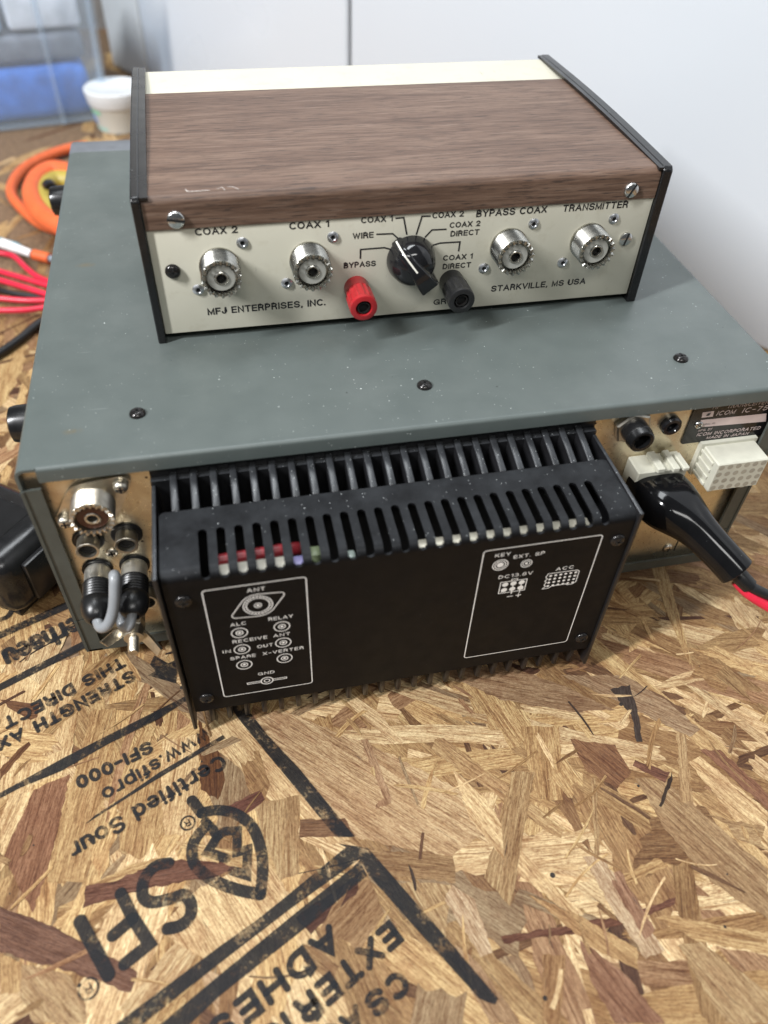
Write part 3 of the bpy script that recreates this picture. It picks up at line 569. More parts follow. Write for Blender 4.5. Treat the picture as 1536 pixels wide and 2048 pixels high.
# ground terminal
gx, gz = 24.0, -89.0
g = MB(O).lathe([(4.6, 0), (4.6, 6), (4.3, 6.6)], (gx, 4, gz), NY, 28).build('ground_terminal', BRNI, radio)
MB(O).lathe([(4.7, 0), (4.7, 3.0), (4.2, 3.4)], (gx, -2.6, gz), NY, 6).build('nut', BRNI, g)
mb = MB(O); t = 0; pr = []
while t < 13: pr.append((2.35 if int(t/.4) % 2 else 2.1, t)); t += .4
mb.lathe(pr+[(1.8, 13.3), (0, 13.3)], (gx, -5, gz), NY, 20); mb.build('threaded_stud', BRNI, g)
mb = MB(O); mb.lathe([(2.6, 0), (4.6, .2), (4.1, 4.4), (2.5, 5)], (gx, -6.5, gz), NY, 24)
for sgn in (-1, 1):
    a = math.radians(-28); P = [(3.2, 0, 0), (5.5, 1.5, 2.2), (8.2, 5.5, 3.8), (10.4, 9, 2.6), (11.6, 11, .4)]
    ptl = [Vector((gx+sgn*(q[0]*math.cos(a)), -8.0-q[1]*.72, gz+sgn*q[0]*math.sin(a))) for q in P]
    pth = smoothpath(ptl, 4); nn = Vector((math.sin(a)*-sgn, 0, math.cos(a)))
    for i in range(len(pth)-1):
        hw = 3.1-(1.0*i/len(pth)); d = (pth[i+1]-pth[i]).cross(nn).normalized()*1.2
        mb.prism([pth[i]-nn*hw, pth[i+1]-nn*hw, pth[i+1]+nn*hw, pth[i]+nn*hw], d)
mb.build('wing_nut', BRNI, g)
# key jack and speaker jack
kj = MB(O).lathe([(7.0, 0), (7.0, .5)], (236.0, 4, -14.5), NY, 36).build('key_jack', NICK, radio)
mb = MB(O); mb.lathe([(8.2, .5), (8.2, 2.4), (7.4, 3.0)], (236.0, 4, -14.5), NY, 6); mb.build('hex_nut', BRNI, kj)
MB(O).lathe([(5.6, 2.8), (5.6, 7.6), (5.3, 8.0), (5.6, 8.3), (5.2, 10.8), (4.7, 11.2), (3.5, 11.0), (3.2, 6), (0, 6)], (236.0, 4, -14.5), NY, 32).build('sleeve', BPLAS, kj)
MB(O).lathe([(4.4, 0), (4.4, 2), (3.8, 2.8), (2.5, 2.8), (2.0, 1.8), (2.0, .5), (0, .5)], (253.8, 4, -16.2), NY, 28).build('speaker_jack', KNOB, radio)
# name plate
pl = MB(O).box(262.4, 303.2, 3.4, 3.95, -28.3, -6, 1.2, 2, pick=lambda c: abs(c.y-3.7) < .1).build('name_plate', BPLAS, radio)
zl = lambda x, y: (1360+x*.19534, 780+y*.19531)
PY = 3.34; wt = MB()
def ptext(t, a, b, h, **kw): text(wt, t, ony(*zl(*a), PY), ony(*zl(*b), PY), h, EZ, NY, eps=.05, **kw)
def lev(a, z): q = ony(*zl(*a), PY); return q
ptext('HF', (330, 195), (405, 187), 2.0, shear=.15); ptext('TRANSCEIVER', (475, 187), (900, 140), 2.0, shear=.15)
ptext('ICOM', (365, 262), (552, 241), 2.3, shear=.25); ptext('IC-751', (630, 234), (925, 200), 2.6, shear=.15)
ptext('MFG. BY', (183, 425), (322, 408), 1.2, shear=.1); ptext('ICOM INCORPORATED', (165, 474), (812, 402), 1.8, shear=.2); ptext('MADE IN JAPAN', (262, 501), (690, 456), 1.5, shear=.25)
def pq(*pts): wt.add([ony(*zl(*p), PY-.05) for p in pts], [list(range(len(pts)))])
pq((220, 285), (232, 230), (352, 215), (335, 272)); pq((195, 382), (215, 308), (885, 240), (880, 322))
wt.build('plate_lettering', plain('silver_print_red_sheen', (.62, .50, .47), .4), pl, recalc=False)  # pinkish print: strip tone with a red reflection put into the colour
wt = MB(); ptext('SERIAL NO.', (228, 362), (360, 346), .9); q = [ony(*zl(*p), PY-.1) for p in ((262, 268), (290, 238), (322, 232), (300, 262))]; wt.add(q, [[0, 1, 2, 3]]); wt.build('serial_lettering', BINK, pl, recalc=False)
screw('plate_rivet', (267.4, 3.4, -18.2), NY, 1.9, .9, STEEL, pl, rot=.2)
# accessory connector, 24 ways
acc = MB(O); ax0, ax1, az0, az1 = 273, 297, -44.8, -29
acc.box(ax0-1.2, ax1+1.2, 1.5, 4, az0-1, az1+1); acc.box(ax0, ax1, -11, 1.5, az0, az1, .5, 1)
for k in range(4): acc.box(ax0-.9, ax0+.1, -8, 1.5, az0+.9+k*3.9, az0+2.7+k*3.9, .3, 1)
for k in (0, 4): acc.box(ax0+.8+k*3.9, ax0+3+k*3.9, -10.5, 1.5, az0-.8, az0+.1, .3, 1)
accs = acc.build('accessory_connector', NYL, radio)
mb = MB(O)
for i in range(6):
    for j in range(4):
        mb.lathe([(1.32, 0), (0, .03)], (ax0+2.2+i*3.92, -11.04, az0+2.1+j*3.88), NY, 16)
mb.build('pin_hole', plain('connector_hole', (.36, .33, .26), .7), accs)
dc = MB(O); dc.box(239.5, 262.5, -7, 4, -49, -32, .6, 1); dc.box(247, 250.5, -8.5, 3, -32.2, -29.6, .4, 1); dc.box(253.8, 257, -9, 3, -32.2, -29.8, .4, 1); dc.box(258.5, 261.5, -9, 1, -32.2, -30.2, .4, 1)
dc.build('power_connector', NYL, radio)
mb = MB(O); mb.box(283.2, 283.9, 3.85, 4.1, -102, -78); mb.build('panel_seam', DARK, radio)
for x in (279, 293.5): screw('panel_screw', (x, 4, -98.5), NY, 2.6, 1.6, BRNI, radio, rot=.5)

# heatsink
hx0, hx1 = 44.2, 219.4
hs = MB(O); hs.box(hx0, hx1, 1.2, 3.9, -109, -13.0); hs.box(hx0, hx1, 3.7, 3.96, -13, -6.6); hs.build('heatsink', FINM, radio); hso = radio.children[-1]
hso = [c for c in radio.children if c.name.startswith('heatsink')][0]
mb = MB(O)
for k in range(25):
    x = 45.2+7.25*k
    if k in (0, 24): continue
    n0 = len(mb.v); mb.box(x-1.4, x+1.4, -12.9, 3.95, -107.2, -15.4, .6, 2, pick=lambda c: c.z > -16 or c.y < -12)
    for q in mb.v[n0:]:
        if q.z > Z0-18: q.z += (q.y+12.9)/16.8*4.2
    mb.box(x-1.1, x+1.1, -42.2, -13.2, -112.5, -99.5, .5, 1)
fins = mb.build('cooling_fins', FINM, hso, 50)
MB(O).box(47, 218, -37, -13.2, -112, -99.5).build('lower_shade_block', DARK, hso)  # added dark block between the lower fins, deepens shade beneath the heatsink
for x in (hx0, hx1-1.6): MB(O).box(x, x+1.6, -44.6, 1.2, -112.8, -14.6, .5, 2).build('outer_fin', FINM, hso)
# slotted cover plate
XA, XB = 46.6, 218.2; SLOT = [61.3+6.27*k for k in range(24)]; HW = 1.55; S0, S1, S2 = 0, 26.6, 32.88; SE = S2+81.5; SB = 31.1
def pt(s_):
    if s_ <= S1: return (-12.9-s_, -15.5)
    if s_ <= S2: a = (s_-S1)/(S2-S1)*PI/2; return (-39.5-4*math.sin(a), -19.5+4*math.cos(a))
    return (-43.5, -19.5-(s_-S2))
mb = MB(O); FULL = [S0, S1]+[S1+(S2-S1)*k/8 for k in range(1, 8)]+[S2, SE]
def strip(xa, xb, sa, sb):
    n = len(sa); vs = [(xa, *pt(s_)) for s_ in sa]+[(xb, *pt(s_)) for s_ in sb]; mb.add(vs, [[i, i+1, n+i+1, n+i] for i in range(n-1)])
RC = 2.2
for sg, xe in ((1, XA), (-1, XB)):
    for k in range(5):
        u0, u1 = RC*(1-math.cos(PI/2*k/5)), RC*(1-math.cos(PI/2*(k+1)/5)); s0_, s1_ = RC-math.sqrt(max(0, RC*RC-(RC-u0)**2)), RC-math.sqrt(max(0, RC*RC-(RC-u1)**2))
        strip(xe+sg*u0, xe+sg*u1, [s0_]+FULL[1:], [s1_]+FULL[1:])
edge = XA+RC
for c in SLOT:
    strip(edge, c-HW, FULL, FULL); N = 10
    for k in range(N):
        a0, a1 = -math.cos(PI*k/N)*HW, -math.cos(PI*(k+1)/N)*HW; d0, d1 = math.sqrt(max(0, HW*HW-a0*a0)), math.sqrt(max(0, HW*HW-a1*a1))
        strip(c+a0, c+a1, [S0, 12.05-d0], [S0, 12.05-d1]); strip(c+a0, c+a1, [SB+d0*.98, S2, SE], [SB+d1*.98, S2, SE])
    edge = c+HW
strip(edge, XB-RC, FULL, FULL)
bm = bmesh.new(); [bm.verts.new(p*MM) for p in mb.v]; bm.verts.ensure_lookup_table()
for f in mb.f: bm.faces.new([bm.verts[i] for i in f])
bmesh.ops.remove_doubles(bm, verts=bm.verts, dist=2e-6); bmesh.ops.recalc_face_normals(bm, faces=bm.faces)
me = bpy.data.meshes.new('heatsink_cover'); bm.to_mesh(me); bm.free()
up = [p for p in me.polygons if abs(p.normal.z) > .9]
if up and up[0].normal.z < 0: me.flip_normals()
me.shade_flat(); me.materials.append(PLATE)
hc = bpy.data.objects.new('heatsink_cover', me); COL.objects.link(hc); hc.parent = hso
sm = hc.modifiers.new('thickness', 'SOLIDIFY'); sm.thickness = 1.1*MM; sm.offset = -1
bv = hc.modifiers.new('soft_edge', 'BEVEL'); bv.width = .30*MM; bv.segments = 2; bv.limit_method = 'ANGLE'; bv.angle_limit = math.radians(50)
for (x, z) in ((52.3, -28.9), (52.2, -91.7), (212.9, -28.7), (212.8, -91.8)): screw('cover_screw', (x, -43.5, z), NY, 3.0, 1.3, BSCR, radio, rot=.5)
# inside seen through the slots
mb = MB(O); mb.box(65.6, 89.0, -42.2, -37.2, -40, -19.2, .8, 2); mb.build('ceramic_block', plain('ceramic', (.50, .48, .41), .5, var=.25), hso)
mb = MB(O); mb.tube([(63, -34.6, -20.6), (75, -34.4, -20.2), (88, -33.8, -20.2), (96, -32, -22.5)], 2.3); mb.build('red_sleeving', plain('dark_red_sleeve', (.22, .012, .018), .4), hso)
MB(O).box(90.2, 96, -42.2, -38.0, -36, -19.2, .7, 2).build('lilac_capacitor', plain('lilac_plastic', (.28, .26, .5), .4), hso)
MB(O).box(96.8, 101.5, -39, -34, -34, -19.5, 1.2, 2).build('green_resistor', plain('green_body', (.22, .27, .15), .4), hso)
MB(O).box(109.5, 113, -42, -38, -34, -19.8, 1.0, 2).build('disc_capacitor', plain('pale_green', (.35, .42, .38), .3), hso)
MB(O).box(133.5, 200.5, -42.2, -38.0, -46, -19.2, .8, 2).build('inner_shield', plain('shield_tin', (.50, .47, .38), .4, .3), hso)
MB(O).box(140.6, 141.7, -42.3, -38, -36, -18.8).build('blue_capacitor', plain('blue_body', (.05, .2, .5), .4), hso)
MB(O).box(47, 218, -13.6, -13.1, -106, -17.5).build('cover_shade_sheet', DARK, hso)  # dark sheet standing in for the shade inside the hollow cover
# legend on the cover
lg = MB(O); FY = -43.5
def lt(t, x0, x1, z, h, zr=None, **kw): text(lg, t, (x0, FY, z), (x1, FY, z if zr is None else zr), h, EZ, NY, wt=.155, rnd=True, gap=.22, **kw)
def rrect(x0, x1, z0, z1, r, wd):
    P = []
    for cx, cz, a in ((x1-r, z1-r, 0), (x0+r, z1-r, 90), (x0+r, z0+r, 180), (x1-r, z0+r, 270)): P += [(px, FY, pz) for px, pz in arc(cx, cz, r, a, a+90, 5)]
    stroke(lg, P, wd, NY, closed=True)
rrect(59.0, 94.8, -93.1, -24.8, 1.3, .42); rrect(159.7, 206.0, -93, -24.4, 1.3, .42)
BT = .03
for t, a, b, z, h in (('ANT', 74, 80.4, -28.9, 1.95), ('ALC', 66.4, 72.1, -47.1, 1.95), ('RELAY', 80.2, 89.2, -47.0, 1.95), ('RECEIVE', 66.1, 79.0, -57.6, 1.95), ('ANT', 81.2, 87.6, -57.6, 1.95), ('IN', 61.9, 64.9, -63.1, 1.95), ('OUT', 74.8, 80.8, -63.0, 1.95), ('SPARE', 64.2, 73.8, -68.2, 1.95), ('X-VERTER', 76.5, 92.3, -68.1, 1.95), ('GND', 73.6, 80.1, -81.5, 1.95),
    ('KEY', 164.4, 170.4, -28.8, 1.9), ('EXT. SP', 171.9, 184.1, -31.1, 1.9), ('DC13.8V', 167.6, 181.3, -42.0, 1.95), ('ACC', 190.7, 198.1, -42.0, 1.9)): lt(t, a, b, z, h)
C3 = lambda x, z: (x, FY, z)
for x, z in ((69.2, -51.6), (84.8, -51.5), (69.1, -62.1), (84.7, -61.8), (69.0, -72.5), (84.6, -72.3)):
    ring(lg, C3(x, z), 2.9, .42, EX, EZ, NY); ring(lg, C3(x, z), 1.25, .42, EX, EZ, NY); disc(lg, C3(x, z), .62, EX, EZ, NY)
cx, cz = 77.15, -36.9
ring(lg, C3(cx, cz), 5.2, .36, EX, EZ, NY, seg=40); ring(lg, C3(cx, cz), 4.1, .36, EX, EZ, NY, seg=40); ring(lg, C3(cx, cz), 1.25, .36, EX, EZ, NY); disc(lg, C3(cx, cz), .6, EX, EZ, NY)
for k in range(24): a = 2*PI*k/24; stroke(lg, [C3(cx+4.1*math.cos(a), cz+4.1*math.sin(a)), C3(cx+5.2*math.cos(a), cz+5.2*math.sin(a))], .3, NY, round_=False)
fo = []
for (x, z, r) in ((cx, cz, 6.3), (cx+8.2, cz+4.2, 1.4), (cx-8.2, cz-4.2, 1.4)): fo += [(x+r*math.cos(2*PI*k/20), z+r*math.sin(2*PI*k/20)) for k in range(20)]
stroke(lg, [C3(x, z) for x, z in hull(fo)], .4, NY, closed=True)
gx2, gz2 = 76.75, -86.1
ring(lg, C3(gx2, gz2), 2.35, .5, EX, EZ, NY); ring(lg, C3(gx2, gz2), 1.1, .4, EX, EZ, NY)
for s_ in (-1, 1): stroke(lg, [C3(gx2+s_*2.5, gz2+.5), C3(gx2+s_*7.8, gz2+.5), C3(gx2+s_*7.8, gz2-.5), C3(gx2+s_*2.5, gz2-.5)], .38, NY, round_=False)
for r in (2.95, 2.1): ring(lg, C3(167.2, -33.6), r, .4, EX, EZ, NY)
disc(lg, C3(167.2, -33.6), 1.35, EX, EZ, NY)
for r in (2.15, 1.4): ring(lg, C3(177.7, -34.9), r, .32, EX, EZ, NY)
disc(lg, C3(177.7, -34.9), .6, EX, EZ, NY)
stroke(lg, [C3(169, -44.4), C3(179.6, -44.4), C3(179.6, -51.2), C3(169, -51.2)], .36, NY, closed=True); stroke(lg, [C3(173.3, -44.3), C3(173.3, -43.3), C3(175.6, -43.3), C3(175.6, -44.3)], .34, NY, round_=False)
for i in range(3):
    for j in range(2):
        x, z = 171.0+i*3.35, -46.1-j*3.3; disc(lg, C3(x, z), 1.25, EX, EZ, NY)
for x0, z0, x1, z1 in ((173.3, -46.2, 175.4, -45.0), (169.9, -50.6, 171.2, -49.4), (177.7, -49.4, 178.9, -50.6)): lg.add([C3(x0, z0), C3(x1, z0), C3(x1, z1), C3(x0, z1)], [[0, 1, 2, 3]]); lg.v[-4:] = [q+Vector((0, -.075, 0)) for q in lg.v[-4:]]
for x in (174.35, 177.7): stroke(lg, [C3(x, -46.1), C3(x, -52.4)], .45, NY, eps=.09, round_=False)
stroke(lg, [C3(172.9, -54), C3(175.3, -54)], .42, NY, round_=False); stroke(lg, [C3(176.5, -54), C3(178.7, -54)], .42, NY, round_=False); stroke(lg, [C3(177.6, -52.9), C3(177.6, -55.1)], .42, NY, eps=.09, round_=False)
stroke(lg, [C3(188, -43.2), C3(199.9, -43.4), C3(201, -44.3), C3(201, -50.8), C3(199.8, -51.9), C3(197.6, -51.9), C3(196.6, -51.2), C3(190.8, -51.4), C3(189.8, -52.3), C3(187.2, -52.4), C3(188.3, -50.9), C3(187.5, -49.9), C3(188.2, -48.6), C3(187.4, -47.6), C3(188.2, -46.4), C3(187.4, -45.2)], .36, NY, closed=True)
for i in range(6):
    for j in range(4): disc(lg, C3(189.3+i*2.08, -44.8-j*2.06), .58, EX, EZ, NY)
for sd in (0, 1):
    q = MB(); q.v = lg.v; q.f = [f for f in lg.f if (sum(lg.v[i].x for i in f)/len(f) > 127) == bool(sd)]; ids = sorted({i for f in q.f for i in f}); mp_ = {j: k for k, j in enumerate(ids)}; q.v = [lg.v[i] for i in ids]; q.f = [[mp_[i] for i in f] for f in q.f]
    q.build('printed_legend', WINK, hso, recalc=False)

# ------------------------------------------------------------------ things plugged into the radio
jl = thing('jumper_lead', 'short grey jumper lead with two black phono plugs in the radio sockets', 'cable', (24, -6, Z0-48))
JO = (-24, 6, -(Z0-48)+Z0)
for i, (x, tx) in enumerate(((15.4, 16.0), (29.8, 29.2))):
    pg = MB(JO); z = -59.2
    sh = [(5.0, 0), (5.0, 7.8), (4.6, 8)]; ax = (tx-x, -30, -1.2)
    pgo = MB(JO).lathe([(5.2, 7.2), (5.7, 7.5)]+[(5.75-(.35 if k % 2 else 0), 8+k*.65) for k in range(12)]+[(6.0, 16), (6.2, 18.5), (5.6, 21.5), (4.3, 23.8), (3.1, 25), (2.5, 25.2), (2.2, 24)], (x, 3.0, z), ax, 32).build('phono_plug', BRUB, jl)
    MB(JO).lathe([(4.9, 0), (5.15, 1), (5.15, 7.6), (4.8, 8)], (x, 3.0, z), ax, 32).build('plug_shell', SATIN, pgo)
mb = MB(JO); mb.tube([(15.9, -20, -60), (17.2, -24.5, -60.8), (20.5, -25.5, -58.5), (23.6, -22.5, -53), (25.6, -17.5, -44.5), (25.6, -14.5, -43.5), (25.0, -13.0, -49), (23.4, -15.0, -60), (24.0, -20.5, -66), (27.0, -23.5, -64), (29.0, -20, -60)], 2.15, 14); mb.build('jumper_cable', GREY, jl)

pp = thing('power_plug', 'glossy black boot plug on a red and black power cord, pushed into the radio', 'plug', (250, -8, Z0-41)); PO = (-250, 8, 41)
mb = MB(PO); secs = [(250.3, -1, -44.5, 11.6, 8.6, .55), (250.6, -6, -44.2, 12.3, 9.6, .55), (251.6, -14, -43.4, 12.4, 10.0, .6), (253.0, -19, -43.2, 12.0, 9.8, .7), (255.8, -24, -44, 10.4, 8.8, .85), (259, -29, -46, 8.6, 7.8, 1), (263, -35, -49, 7.7, 7.2, 1), (268, -42, -52.8, 7.4, 7.2, 1), (271.3, -46.7, -55.6, 7.5, 7.3, 1), (271.5, -47, -55.8, 7.5, 7.3, 1), (271.7, -47.2, -56, 6.9, 6.7, 1), (271.3, -46.7, -55.6, 6.5, 6.3, 1), (266, -39.5, -51.3, 6.3, 6.1, 1)]
SG = 32; vs = []; fs = []
for i, (x, y, z, a, b, e) in enumerate(secs):
    t = Vector(secs[min(i+1, 9)][:3])-Vector(secs[max(min(i, 8)-1, 0)][:3]); t.normalize(); sx = Vector((1, 0, 0))-t*t.x; sx.normalize(); sz = sx.cross(t)
    for k in range(SG):
        th = 2*PI*k/SG; c, s_ = math.cos(th), math.sin(th); q = lambda w_: math.copysign(abs(w_)**e, w_)
        vs.append(Vector((x, y, z))+sx*(a*q(c))+sz*(b*q(s_)))
for i in range(len(secs)-1):
    for k in range(SG): fs.append([i*SG+k, i*SG+(k+1) % SG, (i+1)*SG+(k+1) % SG, (i+1)*SG+k])
mb.add(vs, fs); bo = mb.build('boot', BOOT, pp, 60); ss = bo.modifiers.new('smooth', 'SUBSURF'); ss.levels = 1; ss.render_levels = 2
MB(PO).tube([(262, -34, -49), (268.5, -43, -54), (273, -49, -57.5), (276, -52, -60)], [3.4, 3.6, 3.6, 3.4], 16).build('cord_sheath', BRUB, pp)
MB(PO).tube([(272, -48.5, -57), (277.5, -53, -60.5), (288, -57, -65), (305, -60, -74), (330, -58, -86)], 2.3, 14).build('black_wire', WIREB, pp)
MB(PO).tube([(272, -48.5, -60), (277, -53.5, -64), (287, -59.5, -69), (303, -64, -78.5), (328, -63, -91)], 2.3, 14).build('red_wire', WIRER, pp)

# ------------------------------------------------------------------ antenna tuner on the radio
tn = thing('antenna_tuner', 'cream antenna switch box with walnut wrap and black side panels standing on the grey radio', 'tuner', (50.1, 70.7, Z0), 0.0061)
AR = 210.4
for s_ in (0, 1):
    a0, a1, f0, f1 = (0, 3.2, 3.2, 6.2) if not s_ else (AR, 214.6, 208.4, AR)
    P = [(0, 0)]+[(145, 0), (145, 62.4)]+[(145*(1-k/10), 62.4-(1.0*k/10)+1.2*math.sin(PI*k/10)) for k in range(1, 10)]+[(1.5, 61.4), (0, 60)]
    mb = MB(); mb.prism([(a0, b, c) for b, c in P], (a1-a0, 0, 0))
    sp = mb.build('side_panel', BPLAS, tn); bv = sp.modifiers.new('edge', 'BEVEL'); bv.width = .5*MM; bv.segments = 2; bv.limit_method = 'ANGLE'; bv.angle_limit = math.radians(40)
    mb = MB(); P2 = [(144.5*(1-k/10)+.6*k/10, 62.2-(1.0*k/10)+1.2*math.sin(PI*k/10)) for k in range(11)]
    mb.prism([(f0, b, c) for b, c in P2]+[(f0, b, c-1.2) for b, c in P2[::-1]], (f1-f0, 0, 0)); mb.build('panel_flange', BPLAS, sp)
MB().box(3.3, AR-.1, 1.5, 3.0, 3.4, 57, .5, 2).build('front_panel', CREAM, tn); fp = [c for c in tn.children if c.name.startswith('front_panel')][0]
MB().box(3.3, AR-.1, 3.0, 143.5, 3.4, 58.2).build('chassis', CREAM, tn)
mb = MB(); mb.sheet([(3.3, 110, 60.4), (3.3, 140.5, 61.2)]+[(3.3, y, z) for y, z in arc(140.5, 58.2, 3, 90, 0)]+[(3.3, 143.5, 4)], (AR-3.4, 0, 0), .9, 1); mb.build('top_cover', CREAM, tn)
mb = MB(); pw = [(109.7, 61.3)]+[(y, z) for y, z in arc(4.2, 57.6, 3.3, 90, 180, 7)]+[(.9, 48.5)]
pw[1] = (4.2, 60.9)
mb.sheet([(3.55, y, z) for y, z in pw], (AR-3.9, 0, 0), 1.1, -1); wc = mb.build('wood_wrap', WOOD, tn, 30)
mb = MB()
for P, wd in (([(20, 6.2), (20.6, 4.4), (21.6, 4.2), (28.5, 4.4)], .35), ([(31.4, 5.2), (33.4, 6.4), (34.2, 3.6)], .22), ([(35.5, 6.4), (37.3, 6.2), (39.2, 3.8)], .25)):
    stroke(mb, [(x, y, 60.9+(y-3.6)*.4/106) for x, y in P], wd, EZ, eps=.05)
mb.build('scratches', plain('pale_scratch', (.6, .55, .5), .5), wc, recalc=False)
# lettering of the front panel
le = MB(); FB = 1.5
def ft(t, x0, x1, z, h, **kw): text(le, t, (x0, FB, z), (x1, FB, z), h, EZ, NY, wt=.195, gap=.14, **kw)
B2 = .022
for t, a, b, z, h in (('COAX 2', 21.2, 37.2, 45.2, 2.9), ('COAX 1', 57.0, 72.6, 45.1, 2.9), ('BYPASS COAX', 132.7, 163.0, 45.0, 2.95), ('TRANSMITTER', 170.0, 199.1, 44.8, 2.95),
    ('MFJ ENTERPRISES, INC.', 21.5, 70.4, 10.8, 3.1), ('STARKVILLE, MS USA', 143.7, 188.0, 10.5, 2.9), ('GROUND', 117.9, 136.5, 6.4, 2.7),
    ('COAX 1', 85.3, 98.1, 45.7, 2.5), ('COAX 2', 114.3, 127.4, 45.7, 2.5), ('WIRE', 82.0, 90.5, 39.4, 2.5), ('COAX 2', 121.9, 134.9, 41.2, 2.4), ('DIRECT', 122.6, 134.9, 37.5, 2.4), ('COAX 1', 120.4, 133.3, 27.0, 2.4), ('DIRECT', 120.6, 133.0, 23.1, 2.4), ('BYPASS', 78.3, 91.7, 27.0, 2.5)): ft(t, a, b, z, h)
zk = lambda x, y: (620+x*.2474, 380+y*.2474)
def onb(u, v):
    q = onz(u, v, Z0+30); d = ray(u, v); n = Vector((-math.sin(.0061), math.cos(.0061), 0)); o = Vector((50.1, 70.7, Z0))+n*FB
    P = CAM+d*((o-CAM).dot(n)/d.dot(n)); e = P-Vector((50.1, 70.7, Z0)); return Vector((e.x*math.cos(.0061)+e.y*math.sin(.0061), FB, e.z))
for path in (((690, 228), (757, 222), (782, 360)), ((975, 210), (905, 212), (858, 360)), ((1103, 316), (985, 322), (928, 382)), ((1200, 495), (1212, 418), (1050, 428), (990, 446)), ((535, 357), (668, 352), (712, 392)), ((406, 555), (408, 480), (600, 465), (650, 478))):
    stroke(le, [onb(*zk(*q)) for q in path], .62, NY, round_=False)
le.build('printed_lettering', BINK, fp, recalc=False)
# coax sockets
def rivet(mb, x, z): mb.lathe([(2.35, 0), (2.3, .35), (1.6, .85), (1.15, .95), (1.0, .8), (.85, .1), (0, .1)], (x, FB, z), NY, 28)
def rivets(parent, x, z):
    for dx, dz in ((9.7, 9.2), (-9.6, -9.2)):
        mb = MB(); rivet(mb, x+dx, z+dz); rv = mb.build('rivet', ALU, parent); MB().lathe([(.78, .16), (0, .19)], (x+dx, FB, z+dz), NY, 16).build('bore', DARK, parent)
s0 = coax('coax_socket', (28.8, FB, 31.9), tn, (0, 0, 0), NICK, TEFL, 7.8, 11, 18); rivets(s0, 28.8, 31.9)
for x, z in ((64.3, 31.7), (148.5, 31.4), (184.4, 31.15)): dup(s0, tn, (x-28.8, 0, z-31.9))
screw('panel_screw', (10.6, FB, 31.4), NY, 3.0, 1.9, BSCR, tn, (0, 0, 0), .7)
screw('panel_screw', (202.0, FB, 30.9), NY, 2.9, 1.2, STEEL, tn, (0, 0, 0), .55, True)
screw('wrap_screw', (15.0, .9, 52.4), NY, 3.3, 1.5, STEEL, tn, (0, 0, 0), -.95, True)
screw('wrap_screw', (198.2, .9, 52.7), NY, 3.1, 1.5, STEEL, tn, (0, 0, 0), .3, True)
# rotary knob with pointer bar
kx, kz = 106.3, 29.3; ka = math.radians(128)          # pointer direction in the panel
kn = MB(); kn.lathe([(10.2, 0), (10.2, 1.2), (9.8, 3), (9.0, 6), (7.3, 8.8), (5, 10.2), (0, 10.8)], (kx, FB-.6, kz), NY, 56); ko = kn.build('rotary_knob', KNOB, tn)
ex = Vector((math.cos(ka), 0, math.sin(ka))); ez = Vector((-math.sin(ka), 0, math.cos(ka))); ey = Vector((0, -1, 0)); c = Vector((kx, FB, kz))
SEC = [(11.0, 1.6, 1.2, .6), (10.5, 3.8, 1.5, .6), (9.7, 7.0, 1.8, .6), (7.7, 10.2, 2.1, .6), (3.5, 11.9, 2.5, .6), (0, 12.7, 2.9, .6), (-4, 13.3, 3.4, .6), (-7.6, 13.5, 3.9, .6), (-9.9, 13.0, 4.1, .6), (-10.7, 11.0, 4.1, 1.5)]
mb = MB(); vs = []; fs = []
for t_, h_, w_, b0 in SEC: vs += [c+ex*t_+ez*(w_*1.5 if t_ > -7 else w_)+ey*b0, c+ex*t_+ez*w_+ey*(h_-.7), c+ex*t_+ez*(w_-.6)+ey*h_, c+ex*t_-ez*(w_-.6)+ey*h_, c+ex*t_-ez*w_+ey*(h_-.7), c+ex*t_-ez*(w_*1.5 if t_ > -7 else w_)+ey*b0]
for i in range(len(SEC)-1): fs += [[i*6+k, i*6+(k+1) % 6, (i+1)*6+(k+1) % 6, (i+1)*6+k] for k in range(6)]
fs += [[0, 1, 2, 3, 4, 5], [len(vs)-6+k for k in range(6)]]
mb.add(vs, fs); b_ = mb.build('pointer_bar', KNOB, ko, 40)
mb = MB(); pl_ = [c+ex*(t_+.08)+ey*(h_+.08) for t_, h_, w_, b0 in SEC[:6]]
mb.add([q+ez*sg*.36 for q in pl_ for sg in (-1, 1)], [[2*i, 2*i+1, 2*i+3, 2*i+2] for i in range(len(pl_)-1)]); mb.build('pointer_line', plain('pointer_paint', (.72, .70, .62), .5), ko, recalc=False)
# binding posts
def post(name, x, z, m, L=17):
    def kn_(r, t, th, k): return (r*(1-.085*(1 if k % 4 < 2 else 0)) if 6.2 < t < L-2.2 else r), t
    mb = MB(); mb.lathe([(5.2, 0), (5.2, 5.6), (5.4, 6.0), (5.6, 6.4), (5.75, L-2.4), (5.6, L-2), (5.75, L-1.4), (5.5, L-.2), (5.2, L), (3.4, L), (3.1, L-.8), (2.9, L-4)], (x, FB, z), NY, 56, kn_); p_ = mb.build(name, m, tn, 40)
    MB().lathe([(2.6, L-3), (2.6, L-.5), (2.15, L-.4), (2.0, L-2), (0, L-2)], (x, FB, z), NY, 28).build('metal_tube', BSCR, p_); MB().lathe([(2.0, L-1.9), (0, L-1.85)], (x, FB, z), NY, 20).build('bore', DARK, p_)
post('binding_post', 83.6, 18.0, RED); post('binding_post', 124.9, 17.4, BPOST)

